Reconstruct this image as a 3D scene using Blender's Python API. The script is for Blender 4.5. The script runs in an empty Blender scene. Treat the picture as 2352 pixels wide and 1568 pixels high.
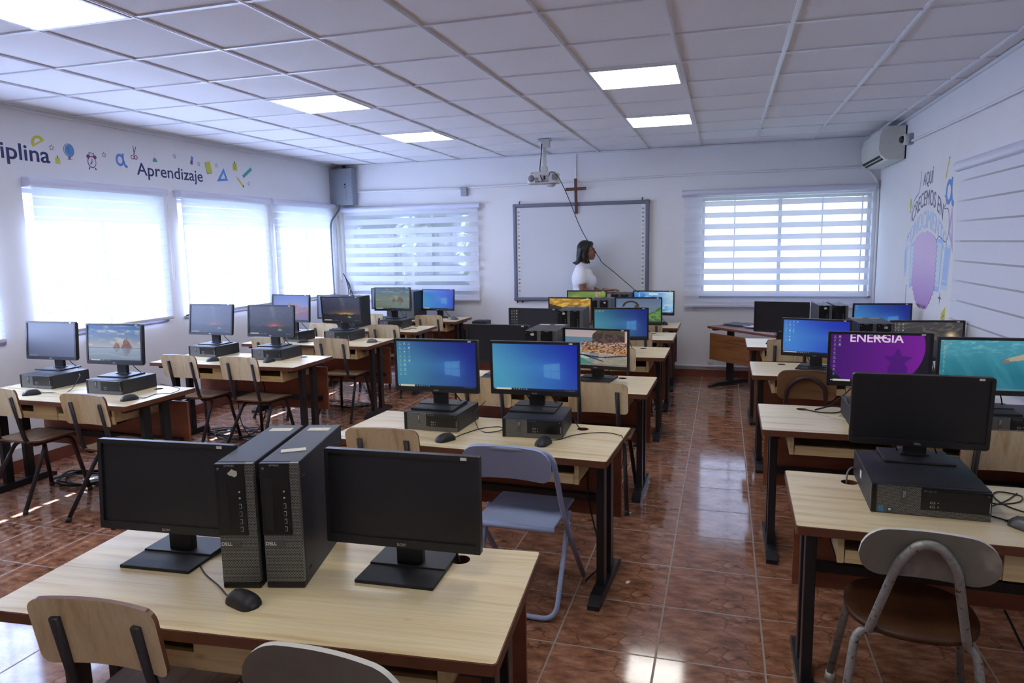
import bpy, bmesh, math, random
import numpy as np
from mathutils import Vector, Matrix, Euler

rnd = random.Random(7)
PI = math.pi
S = bpy.context.scene
COL = S.collection
XL, XR, YB, YF, HC = -5.22, 1.65, 8.855, -1.6, 2.775      # room: left, right, board wall, wall behind, ceiling
CAMZ = 1.661
TZ = 0.72                                                  # desk height
R_ = math.radians

# ------------------------------------------------------------------ materials
def lin(c):
    return tuple(((v/255.0)/12.92 if v/255.0 <= 0.04045 else ((v/255.0+0.055)/1.055)**2.4) for v in c)
MATS = {}
def newmat(name):
    m = bpy.data.materials.new(name); m.use_nodes = True
    nt = m.node_tree; nt.nodes.clear()
    out = nt.nodes.new('ShaderNodeOutputMaterial')
    MATS[name] = m
    return m, nt, out
def N(nt, kind, **kw):
    n = nt.nodes.new('ShaderNode'+kind)
    for k, v in kw.items():
        if k in n.inputs: n.inputs[k].default_value = v
        else: setattr(n, k, v)
    return n
def L(nt, a, ao, b, bi): nt.links.new(a.outputs[ao], b.inputs[bi])
def plain(name, rgb, rough=0.5, metal=0.0, noise=0.0, nscale=30, bump=0.0, spec=0.5, coat=0.0):
    """principled colour broken up by object-space noise"""
    m, nt, out = newmat(name)
    p = N(nt, 'BsdfPrincipled'); c = lin(rgb)
    p.inputs['Roughness'].default_value = rough; p.inputs['Metallic'].default_value = metal
    p.inputs['Specular IOR Level'].default_value = spec
    p.inputs['Coat Weight'].default_value = coat
    tc = N(nt, 'TexCoord'); no = N(nt, 'TexNoise'); no.inputs['Scale'].default_value = nscale
    no.inputs['Detail'].default_value = 5
    L(nt, tc, 'Object', no, 'Vector')
    mx = N(nt, 'Mix', data_type='RGBA')
    mx.inputs[6].default_value = (*[v*(1-noise) for v in c], 1); mx.inputs[7].default_value = (*[min(1, v*(1+noise)) for v in c], 1)
    L(nt, no, 'Fac', mx, 0); nt.links.new(mx.outputs[2], p.inputs['Base Color'])
    if bump > 0:
        b = N(nt, 'Bump'); b.inputs['Strength'].default_value = bump; b.inputs['Distance'].default_value = 0.002
        L(nt, no, 'Fac', b, 'Height'); L(nt, b, 'Normal', p, 'Normal')
    L(nt, p, 'BSDF', out, 'Surface')
    return m
def wood(name, c1, c2, c3, scale=(1.2, 16, 16), rough=0.35, knots=True, fine=.7):
    m, nt, out = newmat(name)
    p = N(nt, 'BsdfPrincipled'); p.inputs['Roughness'].default_value = rough
    tc = N(nt, 'TexCoord'); oi = N(nt, 'ObjectInfo')
    add = N(nt, 'VectorMath', operation='ADD'); mul = N(nt, 'VectorMath', operation='SCALE'); mul.inputs['Scale'].default_value = 9.0
    comb = N(nt, 'CombineXYZ')
    L(nt, oi, 'Random', comb, 'X'); L(nt, oi, 'Random', comb, 'Y'); L(nt, comb, 'Vector', mul, 0)
    L(nt, tc, 'Object', add, 0); L(nt, mul, 'Vector', add, 1)
    mp = N(nt, 'Mapping'); mp.inputs['Scale'].default_value = scale
    L(nt, add, 'Vector', mp, 'Vector')
    n1 = N(nt, 'TexNoise'); n1.inputs['Scale'].default_value = 1.6; n1.inputs['Detail'].default_value = 6; n1.inputs['Distortion'].default_value = 0.6
    L(nt, mp, 'Vector', n1, 'Vector')
    r = N(nt, 'ValToRGB'); e = r.color_ramp.elements
    e[0].position = 0.30; e[0].color = (*lin(c3), 1); e[1].position = 0.68; e[1].color = (*lin(c1), 1)
    k = e.new(0.45); k.color = (*lin(c2), 1)
    L(nt, n1, 'Fac', r, 'Fac')
    mp2 = N(nt, 'Mapping'); mp2.inputs['Scale'].default_value = tuple(s*(1.5 if s < 4 else 7) for s in scale)
    L(nt, add, 'Vector', mp2, 'Vector')
    n2 = N(nt, 'TexNoise'); n2.inputs['Scale'].default_value = 2.0; n2.inputs['Detail'].default_value = 3
    L(nt, mp2, 'Vector', n2, 'Vector')
    mx = N(nt, 'Mix', data_type='RGBA', blend_type='MULTIPLY'); mx.inputs[0].default_value = 0.35*fine
    L(nt, r, 'Color', mx, 6)
    r2 = N(nt, 'ValToRGB'); r2.color_ramp.elements[0].position = .35; r2.color_ramp.elements[0].color = (.55, .5, .42, 1); r2.color_ramp.elements[1].position = .6
    L(nt, n2, 'Fac', r2, 'Fac'); L(nt, r2, 'Color', mx, 7)
    last = mx
    if knots:
        vo = N(nt, 'TexVoronoi'); vo.inputs['Scale'].default_value = 4.2
        mp3 = N(nt, 'Mapping'); mp3.inputs['Scale'].default_value = tuple((0.9 if s < 4 else 2.0) for s in scale); L(nt, add, 'Vector', mp3, 'Vector')
        L(nt, mp3, 'Vector', vo, 'Vector')
        r3 = N(nt, 'ValToRGB'); r3.color_ramp.elements[0].position = .015; r3.color_ramp.elements[0].color = (.45, .26, .13, 1)
        r3.color_ramp.elements[1].position = .085; r3.color_ramp.elements[1].color = (1, 1, 1, 1)
        L(nt, vo, 'Distance', r3, 'Fac')
        mk = N(nt, 'Mix', data_type='RGBA', blend_type='MULTIPLY'); mk.inputs[0].default_value = .55
        nt.links.new(mx.outputs[2], mk.inputs[6]); L(nt, r3, 'Color', mk, 7); last = mk
    nt.links.new(last.outputs[2], p.inputs['Base Color'])
    L(nt, p, 'BSDF', out, 'Surface')
    return m
def emis(name, rgb, strength):
    m, nt, out = newmat(name)
    e = N(nt, 'Emission'); e.inputs['Color'].default_value = (*rgb, 1); e.inputs['Strength'].default_value = strength
    L(nt, e, 'Emission', out, 'Surface'); return m

plain('wall_paint', (232, 231, 233), .75, noise=.03, nscale=3, bump=.25)
plain('white_paint', (232, 232, 236), .5, noise=.03)
plain('ceiling_tile', (236, 235, 238), .9, noise=.05, nscale=160, bump=.35)
plain('grid_white', (228, 230, 236), .35)
plain('black_plastic', (34, 34, 39), .42, noise=.15, nscale=60)
plain('black_satin', (34, 35, 41), .5, noise=.1)
plain('black_texture', (27, 27, 30), .6, noise=.3, nscale=400, bump=.6)
plain('case_black', (42, 43, 50), .5, noise=.12, nscale=20)
plain('drive_black', (20, 21, 24), .28, noise=.1)
plain('badge_grey', (92, 92, 92), .35, metal=.4)
plain('silver', (190, 190, 190), .35, metal=.5)
plain('label_white', (225, 225, 222), .6)
plain('label_tan', (208, 204, 188), .6, noise=.1, nscale=60)
plain('screen_off', (30, 31, 37), .36, noise=.05)
plain('screen_bezel', (28, 28, 33), .35)
plain('blue_sticker', (70, 140, 190), .4)
plain('win_sticker', (40, 80, 150), .4)
plain('black_metal', (32, 32, 38), .35, noise=.25, nscale=40)
plain('dark_tube', (46, 42, 46), .42, metal=.2, noise=.25, nscale=60)
plain('grey_tube', (140, 140, 140), .45, metal=.3, noise=.4, nscale=38)
plain('tube_purple', (70, 52, 54), .45, noise=.2)
plain('rubber', (46, 44, 46), .7)
plain('cable_black', (18, 18, 20), .5)
plain('cable_grey', (120, 120, 125), .5)
plain('red_edge', (108, 66, 46), .38, noise=.28, nscale=25)
plain('folding_blue', (154, 168, 204), .42, noise=.06)
plain('grey_paint', (112, 109, 102), .45, noise=.3, nscale=22, bump=.3)
plain('blind_rail', (214, 214, 232), .35)
plain('frame_alu', (205, 207, 214), .4, metal=.2)
plain('sill_grey', (120, 122, 135), .5, noise=.1)
plain('board_frame', (112, 114, 132), .4, metal=.2)
plain('board_white', (214, 216, 222), .22)
plain('cross_wood', (92, 50, 34), .5, noise=.2, nscale=40)
plain('panel_grey', (150, 158, 170), .45, noise=.06)
plain('off_white', (205, 205, 198), .5, noise=.05)
plain('projector_grey', (188, 188, 190), .45, noise=.04)
plain('vent_grey', (120, 120, 130), .6)
plain('metal_white', (200, 202, 200), .4, metal=.2)
plain('lamp_frame', (225, 227, 232), .4)
plain('skin', (138, 92, 70), .5, noise=.06, nscale=25)
plain('lips', (120, 62, 56), .5)
plain('eye_white', (150, 140, 134), .3)
plain('hair', (20, 17, 20), .45, noise=.5, nscale=70, bump=.6)
plain('shirt', (236, 236, 244), .8, noise=.02, bump=.2, nscale=16)
plain('trousers', (34, 38, 62), .8, noise=.1)
plain('shoe', (22, 20, 20), .4)
plain('watch', (30, 26, 26), .3)
plain('navy_print', (50, 52, 104), .6)
plain('yellow_print', (205, 200, 70), .6)
plain('blue_print', (92, 142, 214), .6)
plain('lightblue_print', (184, 208, 244), .6)
plain('mural_blue', (170, 196, 236), .6)
plain('mural_pale', (205, 222, 236), .6)
plain('purple_print', (132, 52, 118), .6)
plain('teal_print', (72, 160, 158), .6)
plain('green_print', (80, 150, 90), .6)
plain('grey_print', (120, 120, 150), .6)
plain('slate_print', (96, 98, 128), .6)
plain('lilac_print', (190, 170, 215), .6)
plain('white_print', (224, 226, 232), .6)
plain('terracotta', (132, 72, 58), .35, noise=.3, nscale=14)
plain('dark_ground', (74, 80, 62), .9, noise=.3, nscale=3)
plain('concrete', (150, 148, 140), .9, noise=.1, nscale=2)
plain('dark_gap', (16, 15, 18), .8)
plain('paper', (215, 220, 235), .7)
plain('laptop', (70, 72, 84), .35, metal=.3)
plain('letter_white', (232, 225, 235), .6)
plain('bark', (70, 55, 42), .9, noise=.3)
m, nt, out = newmat('grey_paint_worn')
tc = N(nt, 'TexCoord'); n1 = N(nt, 'TexNoise'); n1.inputs['Scale'].default_value = 9; n1.inputs['Detail'].default_value = 8; L(nt, tc, 'Object', n1, 'Vector')
r1 = N(nt, 'ValToRGB'); e = r1.color_ramp.elements; e[0].position = .30; e[0].color = (*lin((120, 82, 52)), 1); e[1].position = .325; e[1].color = (*lin((118, 114, 106)), 1); k = e.new(.6); k.color = (*lin((130, 127, 118)), 1); k = e.new(.72); k.color = (*lin((160, 158, 150)), 1)
L(nt, n1, 'Fac', r1, 'Fac'); p = N(nt, 'BsdfPrincipled'); p.inputs['Roughness'].default_value = .45; L(nt, r1, 'Color', p, 'Base Color')
b_ = N(nt, 'Bump'); b_.inputs['Strength'].default_value = .4; b_.inputs['Distance'].default_value = .001; L(nt, n1, 'Fac', b_, 'Height'); L(nt, b_, 'Normal', p, 'Normal'); L(nt, p, 'BSDF', out, 'Surface')
m, nt, out = newmat('grey_tube_worn')
tc = N(nt, 'TexCoord'); n1 = N(nt, 'TexNoise'); n1.inputs['Scale'].default_value = 70; n1.inputs['Detail'].default_value = 4; L(nt, tc, 'Object', n1, 'Vector')
r1 = N(nt, 'ValToRGB'); e = r1.color_ramp.elements; e[0].position = .32; e[0].color = (*lin((60, 50, 44)), 1); e[1].position = .37; e[1].color = (*lin((146, 146, 144)), 1); k = e.new(.7); k.color = (*lin((168, 168, 164)), 1)
L(nt, n1, 'Fac', r1, 'Fac'); p = N(nt, 'BsdfPrincipled'); p.inputs['Roughness'].default_value = .4; p.inputs['Metallic'].default_value = .25; L(nt, r1, 'Color', p, 'Base Color'); L(nt, p, 'BSDF', out, 'Surface')
wood('pine', (238, 223, 186), (229, 210, 168), (206, 178, 132), (1.0, 15, 15), .3)
wood('pine_shelf', (238, 218, 168), (228, 204, 152), (206, 176, 124), (1.0, 12, 12), .45)
wood('chair_ply', (244, 226, 184), (236, 214, 168), (210, 180, 134), (12, 12, .9), .45, fine=.5)
wood('seat_ply', (184, 162, 132), (172, 148, 116), (144, 118, 88), (12, 1.2, 12), .4, knots=False)
wood('brown_seat', (84, 54, 34), (72, 44, 26), (56, 33, 20), (8, 1.0, 8), .38, knots=False)
wood('brown_back', (150, 116, 82), (138, 104, 70), (114, 82, 54), (1.2, 8, 8), .4, knots=False)
wood('modesty', (150, 90, 64), (138, 80, 56), (116, 64, 46), (1.4, 6, 6), .5, knots=False, fine=.5)
wood('desk_brown', (158, 104, 62), (144, 92, 52), (118, 72, 40), (1.0, 14, 14), .4, knots=False)
wood('desk_brown_top', (140, 84, 58), (122, 70, 48), (100, 54, 38), (1.0, 14, 14), .35, knots=False)

def grille_mat(name, bw, bh, off=.5):
    m, nt, out = newmat(name)
    p = N(nt, 'BsdfPrincipled'); p.inputs['Roughness'].default_value = .42; p.inputs['Metallic'].default_value = .3
    tc = N(nt, 'TexCoord'); sx = N(nt, 'SeparateXYZ'); cb = N(nt, 'CombineXYZ')
    L(nt, tc, 'Object', sx, 'Vector'); L(nt, sx, 'X', cb, 'X'); L(nt, sx, 'Z', cb, 'Y')
    b = N(nt, 'TexBrick'); b.offset = off; b.inputs['Scale'].default_value = 1.0
    b.inputs['Brick Width'].default_value = bw; b.inputs['Row Height'].default_value = bh
    b.inputs['Mortar Size'].default_value = bh*.24; b.inputs['Mortar Smooth'].default_value = .1
    b.inputs['Color1'].default_value = (.012, .012, .014, 1); b.inputs['Color2'].default_value = (.016, .016, .018, 1)
    b.inputs['Mortar'].default_value = (*lin((132, 132, 130)), 1)
    L(nt, cb, 'Vector', b, 'Vector'); L(nt, b, 'Color', p, 'Base Color')
    L(nt, p, 'BSDF', out, 'Surface')
grille_mat('grille', .0075, .0042); 

# floor: glazed brown tiles, every tile carries the same veined print
m, nt, out = newmat('floor_tile')
TS = .4175; FX, FY = -0.2301, 6.851
tc = N(nt, 'TexCoord'); mp = N(nt, 'Mapping'); mp.inputs['Location'].default_value = (-FX/TS+100, -FY/TS+100, 0); mp.inputs['Scale'].default_value = (1/TS, 1/TS, 1)
L(nt, tc, 'Object', mp, 'Vector')
fr = N(nt, 'VectorMath', operation='FRACTION'); L(nt, mp, 'Vector', fr, 0)
fl = N(nt, 'VectorMath', operation='FLOOR'); L(nt, mp, 'Vector', fl, 0)
wn = N(nt, 'TexWhiteNoise', noise_dimensions='3D'); L(nt, fl, 'Vector', wn, 'Vector')
sc = N(nt, 'VectorMath', operation='MULTIPLY'); sc.inputs[1].default_value = (1, 1, 0); L(nt, fr, 'Vector', sc, 0)
# warp
wz = N(nt, 'TexNoise'); wz.inputs['Scale'].default_value = 2.2; wz.inputs['Detail'].default_value = 5; L(nt, sc, 'Vector', wz, 'Vector')
wa = N(nt, 'MixRGB'); wa.blend_type = 'LINEAR_LIGHT'; wa.inputs['Fac'].default_value = .34
L(nt, sc, 'Vector', wa, 'Color1'); L(nt, wz, 'Color', wa, 'Color2')
mpv = N(nt, 'Mapping'); mpv.inputs['Scale'].default_value = (1.35, 2.7, 1); L(nt, wa, 'Color', mpv, 'Vector')
vo = N(nt, 'TexVoronoi', feature='DISTANCE_TO_EDGE'); vo.inputs['Scale'].default_value = 1.0; L(nt, mpv, 'Vector', vo, 'Vector')
vr = N(nt, 'ValToRGB'); vr.color_ramp.elements[0].position = .0; vr.color_ramp.elements[0].color = (.12, .06, .05, 1); vr.color_ramp.elements[1].position = .022; vr.color_ramp.elements[1].color = (1, 1, 1, 1)
L(nt, vo, 'Distance', vr, 'Fac')
n2 = N(nt, 'TexNoise'); n2.inputs['Scale'].default_value = 3.5; n2.inputs['Detail'].default_value = 8; n2.inputs['Roughness'].default_value = .65
mps = N(nt, 'Mapping'); mps.inputs['Scale'].default_value = (1, 2.2, 1); L(nt, sc, 'Vector', mps, 'Vector'); L(nt, mps, 'Vector', n2, 'Vector')
cr = N(nt, 'ValToRGB'); e = cr.color_ramp.elements
e[0].position = .30; e[0].color = (*lin((98, 66, 51)), 1); e[1].position = .74; e[1].color = (*lin((192, 146, 120)), 1)
k = e.new(.5); k.color = (*lin((148, 102, 78)), 1)
L(nt, n2, 'Fac', cr, 'Fac')
n3 = N(nt, 'TexNoise'); n3.inputs['Scale'].default_value = 60; n3.inputs['Detail'].default_value = 2; L(nt, mps, 'Vector', n3, 'Vector')
sp = N(nt, 'ValToRGB'); sp.color_ramp.elements[0].position = .62; sp.color_ramp.elements[0].color = (0, 0, 0, 1); sp.color_ramp.elements[1].position = .7; sp.color_ramp.elements[1].color = (.5, .5, .5, 1)
L(nt, n3, 'Fac', sp, 'Fac')
spm = N(nt, 'Math', operation='MULTIPLY'); L(nt, sp, 'Color', spm, 0)
gt = N(nt, 'Math', operation='GREATER_THAN'); gt.inputs[1].default_value = .52; L(nt, n2, 'Fac', gt, 0); L(nt, gt, 'Value', spm, 1)
m0 = N(nt, 'MixRGB'); L(nt, spm, 'Value', m0, 'Fac'); L(nt, cr, 'Color', m0, 'Color1'); m0.inputs['Color2'].default_value = (*lin((206, 150, 116)), 1)
m1 = N(nt, 'MixRGB'); m1.blend_type = 'MULTIPLY'; m1.inputs['Fac'].default_value = .6; L(nt, m0, 'Color', m1, 'Color1'); L(nt, vr, 'Color', m1, 'Color2')
hs = N(nt, 'HueSaturation'); L(nt, m1, 'Color', hs, 'Color')
mr = N(nt, 'MapRange'); mr.inputs['To Min'].default_value = .82; mr.inputs['To Max'].default_value = 1.06; L(nt, wn, 'Value', mr, 'Value'); L(nt, mr, 'Result', hs, 'Value')
sxyz = N(nt, 'SeparateXYZ'); L(nt, fr, 'Vector', sxyz, 'Vector')
def edge(sock):
    a = N(nt, 'Math', operation='SUBTRACT'); a.inputs[1].default_value = .5; L(nt, sxyz, sock, a, 0)
    b = N(nt, 'Math', operation='ABSOLUTE'); L(nt, a, 'Value', b, 0); return b
ex, ey = edge('X'), edge('Y')
mxm = N(nt, 'Math', operation='MAXIMUM'); L(nt, ex, 'Value', mxm, 0); L(nt, ey, 'Value', mxm, 1)
gr = N(nt, 'ValToRGB'); gr.color_ramp.elements[0].position = .4905; gr.color_ramp.elements[0].color = (0, 0, 0, 1); gr.color_ramp.elements[1].position = .4935; gr.color_ramp.elements[1].color = (1, 1, 1, 1)
L(nt, mxm, 'Value', gr, 'Fac')
mg = N(nt, 'MixRGB'); L(nt, gr, 'Color', mg, 'Fac'); L(nt, hs, 'Color', mg, 'Color1'); mg.inputs['Color2'].default_value = (*lin((150, 138, 126)), 1)
p = N(nt, 'BsdfPrincipled'); L(nt, mg, 'Color', p, 'Base Color'); p.inputs['Specular IOR Level'].default_value = .62
rr = N(nt, 'MapRange'); rr.inputs['To Min'].default_value = .085; rr.inputs['To Max'].default_value = .55; L(nt, gr, 'Color', rr, 'Value'); L(nt, rr, 'Result', p, 'Roughness')
bp = N(nt, 'Bump'); bp.inputs['Strength'].default_value = .35; bp.inputs['Distance'].default_value = .0012; bp.invert = True
nb = N(nt, 'TexNoise'); nb.inputs['Scale'].default_value = 4; L(nt, mp, 'Vector', nb, 'Vector')
ad = N(nt, 'Math', operation='MULTIPLY_ADD'); ad.inputs[1].default_value = .25; L(nt, nb, 'Fac', ad, 0); L(nt, gr, 'Color', ad, 2)
L(nt, ad, 'Value', bp, 'Height'); L(nt, bp, 'Normal', p, 'Normal')
L(nt, p, 'BSDF', out, 'Surface')

# zebra roller-blind fabric: woven bands and sheer bands
def blind_mat(name, pitch, sheer, z0, t_sheer, t_woven, col=(228, 230, 240), trans=.62):
    m, nt, out = newmat(name)
    tc = N(nt, 'TexCoord'); sx = N(nt, 'SeparateXYZ'); L(nt, tc, 'Object', sx, 'Vector')
    a = N(nt, 'Math', operation='SUBTRACT'); a.inputs[1].default_value = z0-100*pitch; L(nt, sx, 'Z', a, 0)
    b = N(nt, 'Math', operation='DIVIDE'); b.inputs[1].default_value = pitch; L(nt, a, 'Value', b, 0)
    c = N(nt, 'Math', operation='FRACT'); L(nt, b, 'Value', c, 0)
    d = N(nt, 'Math', operation='LESS_THAN'); d.inputs[1].default_value = sheer/pitch; L(nt, c, 'Value', d, 0)
    mr = N(nt, 'MapRange'); mr.inputs['To Min'].default_value = t_woven; mr.inputs['To Max'].default_value = t_sheer; L(nt, d, 'Value', mr, 'Value')
    di = N(nt, 'BsdfDiffuse'); di.inputs['Color'].default_value = (*lin(col), 1)
    tl = N(nt, 'BsdfTranslucent'); tl.inputs['Color'].default_value = (*lin(col), 1)
    tp = N(nt, 'BsdfTransparent')
    mi = N(nt, 'MixShader'); mi.inputs[0].default_value = trans; L(nt, di, 'BSDF', mi, 1); L(nt, tl, 'BSDF', mi, 2)
    m2 = N(nt, 'MixShader'); L(nt, mr, 'Result', m2, 0); L(nt, mi, 'Shader', m2, 1); L(nt, tp, 'BSDF', m2, 2)
    L(nt, m2, 'Shader', out, 'Surface')
blind_mat('blind_left', .078, .012, 1.0, .09, .0, trans=.6)
blind_mat('blind_back_left', .129, .052, 1.133, .62, .03, trans=.27)
blind_mat('blind_back_right', .1325, .070, 1.062, .72, .03, trans=.22)
blind_mat('blind_right', .14, .012, .92, .45, .01, trans=.05)
m, nt, out = newmat('glass')
gl = N(nt, 'BsdfGlossy'); gl.inputs['Roughness'].default_value = .02; tp = N(nt, 'BsdfTransparent'); mi = N(nt, 'MixShader'); mi.inputs[0].default_value = .06
L(nt, tp, 'BSDF', mi, 1); L(nt, gl, 'BSDF', mi, 2); L(nt, mi, 'Shader', out, 'Surface')
m, nt, out = newmat('leaf')
p1 = N(nt, 'BsdfDiffuse'); p2 = N(nt, 'BsdfTranslucent'); oi = N(nt, 'TexCoord'); no = N(nt, 'TexNoise'); no.inputs['Scale'].default_value = 5
r = N(nt, 'ValToRGB'); r.color_ramp.elements[0].position = .35; r.color_ramp.elements[0].color = (.05, .08, .05, 1); r.color_ramp.elements[1].position = .7; r.color_ramp.elements[1].color = (.42, .48, .32, 1)
L(nt, oi, 'Object', no, 'Vector'); L(nt, no, 'Fac', r, 'Fac'); L(nt, r, 'Color', p1, 'Color'); L(nt, r, 'Color', p2, 'Color')
mi = N(nt, 'MixShader'); mi.inputs[0].default_value = .35; L(nt, p1, 'BSDF', mi, 1); L(nt, p2, 'BSDF', mi, 2); L(nt, mi, 'Shader', out, 'Surface')
# screen picture: emitted colours stored on the pixels of the screen mesh, behind a matt sheet
m, nt, out = newmat('screen_picture')
at = N(nt, 'VertexColor', layer_name='picture'); em = N(nt, 'Emission'); em.inputs['Strength'].default_value = .75
L(nt, at, 'Color', em, 'Color')
gs = N(nt, 'BsdfPrincipled'); gs.inputs['Base Color'].default_value = (.008, .008, .009, 1); gs.inputs['Roughness'].default_value = .38
ads = N(nt, 'AddShader'); L(nt, em, 'Emission', ads, 0); L(nt, gs, 'BSDF', ads, 1); L(nt, ads, 'Shader', out, 'Surface')
# painted mural gradient (pigment)
m, nt, out = newmat('mural_pigment')
at = N(nt, 'VertexColor', layer_name='picture'); gs = N(nt, 'BsdfPrincipled'); gs.inputs['Roughness'].default_value = .6
L(nt, at, 'Color', gs, 'Base Color'); L(nt, gs, 'BSDF', out, 'Surface')
emis('lamp_glow', (1.0, .98, .93), 10.5)

# ------------------------------------------------------------------ mesh builder
class MB:
    def __init__(s): s.v = []; s.f = []; s.m = []; s.sm = []; s.mats = []
    def mi(s, mat):
        if mat not in s.mats: s.mats.append(mat)
        return s.mats.index(mat)
    def add(s, vs, fs, mat, smooth=False, M=None):
        o = len(s.v)
        for v in vs:
            v = Vector(v); s.v.append((M @ v) if M is not None else v)
        k = s.mi(mat)
        for f in fs: s.f.append([i+o for i in f]); s.m.append(k); s.sm.append(smooth)
    def frombm(s, bm, mat, smooth=False, M=None):
        bm.verts.index_update()
        s.add([v.co.copy() for v in bm.verts], [[v.index for v in f.verts] for f in bm.faces], mat, smooth, M); bm.free()
    def box(s, x0, x1, y0, y1, z0, z1, mat, bev=0, seg=2, M=None, smooth=False):
        if bev <= 0:
            vs = [(x, y, z) for z in (z0, z1) for y in (y0, y1) for x in (x0, x1)]
            s.add(vs, [(0, 2, 3, 1), (4, 5, 7, 6), (0, 1, 5, 4), (2, 6, 7, 3), (0, 4, 6, 2), (1, 3, 7, 5)], mat, False, M); return
        bm = bmesh.new(); bmesh.ops.create_cube(bm, size=1)
        for v in bm.verts: v.co = Vector(((x0+x1)/2+v.co.x*(x1-x0), (y0+y1)/2+v.co.y*(y1-y0), (z0+z1)/2+v.co.z*(z1-z0)))
        bmesh.ops.bevel(bm, geom=bm.edges[:], offset=bev, segments=seg, profile=.5, affect='EDGES')
        s.frombm(bm, mat, smooth, M)
    def tube(s, pts, r, mat, n=10, closed=False, M=None, flat=None):
        pts = [Vector(p) for p in pts]; k = len(pts); vs = []; fs = []
        up = None
        for i, p in enumerate(pts):
            a = pts[(i-1) % k] if (closed or i > 0) else p; b = pts[(i+1) % k] if (closed or i < k-1) else p
            t = (b-a).normalized()
            if up is None:
                up = Vector((0, 0, 1)) if abs(t.z) < .9 else Vector((1, 0, 0))
            sd = t.cross(up)
            if sd.length < 1e-6: sd = t.orthogonal()
            sd.normalize(); up = sd.cross(t).normalized()
            rr = r[i] if isinstance(r, (list, tuple)) else r
            for j in range(n):
                an = 2*PI*j/n; vs.append(p+sd*math.cos(an)*rr+up*math.sin(an)*rr)
        for i in range(k if closed else k-1):
            for j in range(n):
                a = i*n+j; b = i*n+(j+1) % n; c = ((i+1) % k)*n+(j+1) % n; d = ((i+1) % k)*n+j
                fs.append((a, b, c, d))
        if not closed: fs += [tuple(range(n))[::-1], tuple(range((k-1)*n, k*n))]
        s.add(vs, fs, mat, True, M)
    def lathe(s, prof, mat, n=20, M=None, smooth=True, cap=True):
        vs = []; fs = []
        for r, z in prof:
            for j in range(n): vs.append((r*math.cos(2*PI*j/n), r*math.sin(2*PI*j/n), z))
        for i in range(len(prof)-1):
            for j in range(n): fs.append((i*n+j, i*n+(j+1) % n, (i+1)*n+(j+1) % n, (i+1)*n+j))
        if cap: fs += [tuple(range(n))[::-1], tuple(range((len(prof)-1)*n, len(prof)*n))]
        s.add(vs, fs, mat, smooth, M)
    def cyl(s, p0, p1, r, mat, n=16): s.tube([p0, p1], r, mat, n)
    def prism(s, poly, z0, z1, mat, holes=(), side=None, M=None):
        """polygon (with holes) in xy, extruded z0..z1"""
        bm = bmesh.new(); loops = []
        for lp in [poly]+list(holes):
            vv = [bm.verts.new((p[0], p[1], z1)) for p in lp]; loops.append(lp)
            for i in range(len(vv)): bm.edges.new((vv[i], vv[(i+1) % len(vv)]))
        bmesh.ops.triangle_fill(bm, use_beauty=True, use_dissolve=False, edges=bm.edges[:])
        bm.verts.index_update()
        top = [v.co.copy() for v in bm.verts]; tf = []
        for f in bm.faces:
            ids = [v.index for v in f.verts]
            if f.normal.z < 0: ids = ids[::-1]
            tf.append(ids)
        bm.free()
        s.add(top, tf, mat, False, M)
        s.add([(v.x, v.y, z0) for v in top], [f[::-1] for f in tf], side or mat, False, M)
        for li, lp in enumerate(loops):
            ar = sum(lp[i][0]*lp[(i+1) % len(lp)][1]-lp[(i+1) % len(lp)][0]*lp[i][1] for i in range(len(lp)))
            q = lp if (ar > 0) == (li == 0) else lp[::-1]
            vs = [(p[0], p[1], z0) for p in q]+[(p[0], p[1], z1) for p in q]; n = len(q)
            s.add(vs, [(i, (i+1) % n, (i+1) % n+n, i+n) for i in range(n)], side or mat, len(lp) > 12, M)
    def mesh(s, name):
        me = bpy.data.meshes.new(name); me.from_pydata([tuple(v) for v in s.v], [], s.f)
        for k in s.mats: me.materials.append(MATS[k])
        me.polygons.foreach_set('material_index', s.m); me.polygons.foreach_set('use_smooth', s.sm); me.update()
        return me
    def build(s, name, parent=None, loc=None, rot=None):
        o = bpy.data.objects.new(name, s.mesh(name)); COL.objects.link(o)
        if parent: o.parent = parent
        if loc: o.location = loc
        if rot: o.rotation_euler = rot
        return o
def tag(o, label=None, cat=None, group=None, kind=None):
    if label: o['label'] = label
    if cat: o['category'] = cat
    if group: o['group'] = group
    if kind: o['kind'] = kind
    return o
def thing(name, label, cat, loc=(0, 0, 0), rz=0, group=None):
    o = bpy.data.objects.new(name, None); o.empty_display_size = .05; COL.objects.link(o)
    o.location = loc; o.rotation_euler = (0, 0, rz); return tag(o, label, cat, group)
def inst(name, me, parent=None, loc=(0, 0, 0), rot=(0, 0, 0)):
    o = bpy.data.objects.new(name, me); COL.objects.link(o); o.parent = parent; o.location = loc; o.rotation_euler = rot; return o
def fillet(pts, r, n=6):
    pts = [Vector(p) for p in pts]; out_ = [pts[0]]
    rs = r if isinstance(r, (list, tuple)) else [r]*(len(pts)-2)
    for i in range(1, len(pts)-1):
        p = pts[i]; a = (pts[i-1]-p); b = (pts[i+1]-p); rr = min(rs[i-1], a.length*.49, b.length*.49)
        A = p+a.normalized()*rr; B = p+b.normalized()*rr
        for k in range(n+1):
            t = k/n; out_.append(A*(1-t)**2+p*2*t*(1-t)+B*t*t)
    out_.append(pts[-1]); return out_
def smooth_path(pts, n=8):
    pts = [Vector(p) for p in pts]; P = [pts[0]*2-pts[1]]+pts+[pts[-1]*2-pts[-2]]; o = []
    for i in range(1, len(P)-2):
        for k in range(n):
            t = k/n; a, b, c, d = P[i-1], P[i], P[i+1], P[i+2]
            o.append(.5*((2*b)+(c-a)*t+(2*a-5*b+4*c-d)*t*t+(-a+3*b-3*c+d)*t**3))
    o.append(P[-2]); return o
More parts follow.
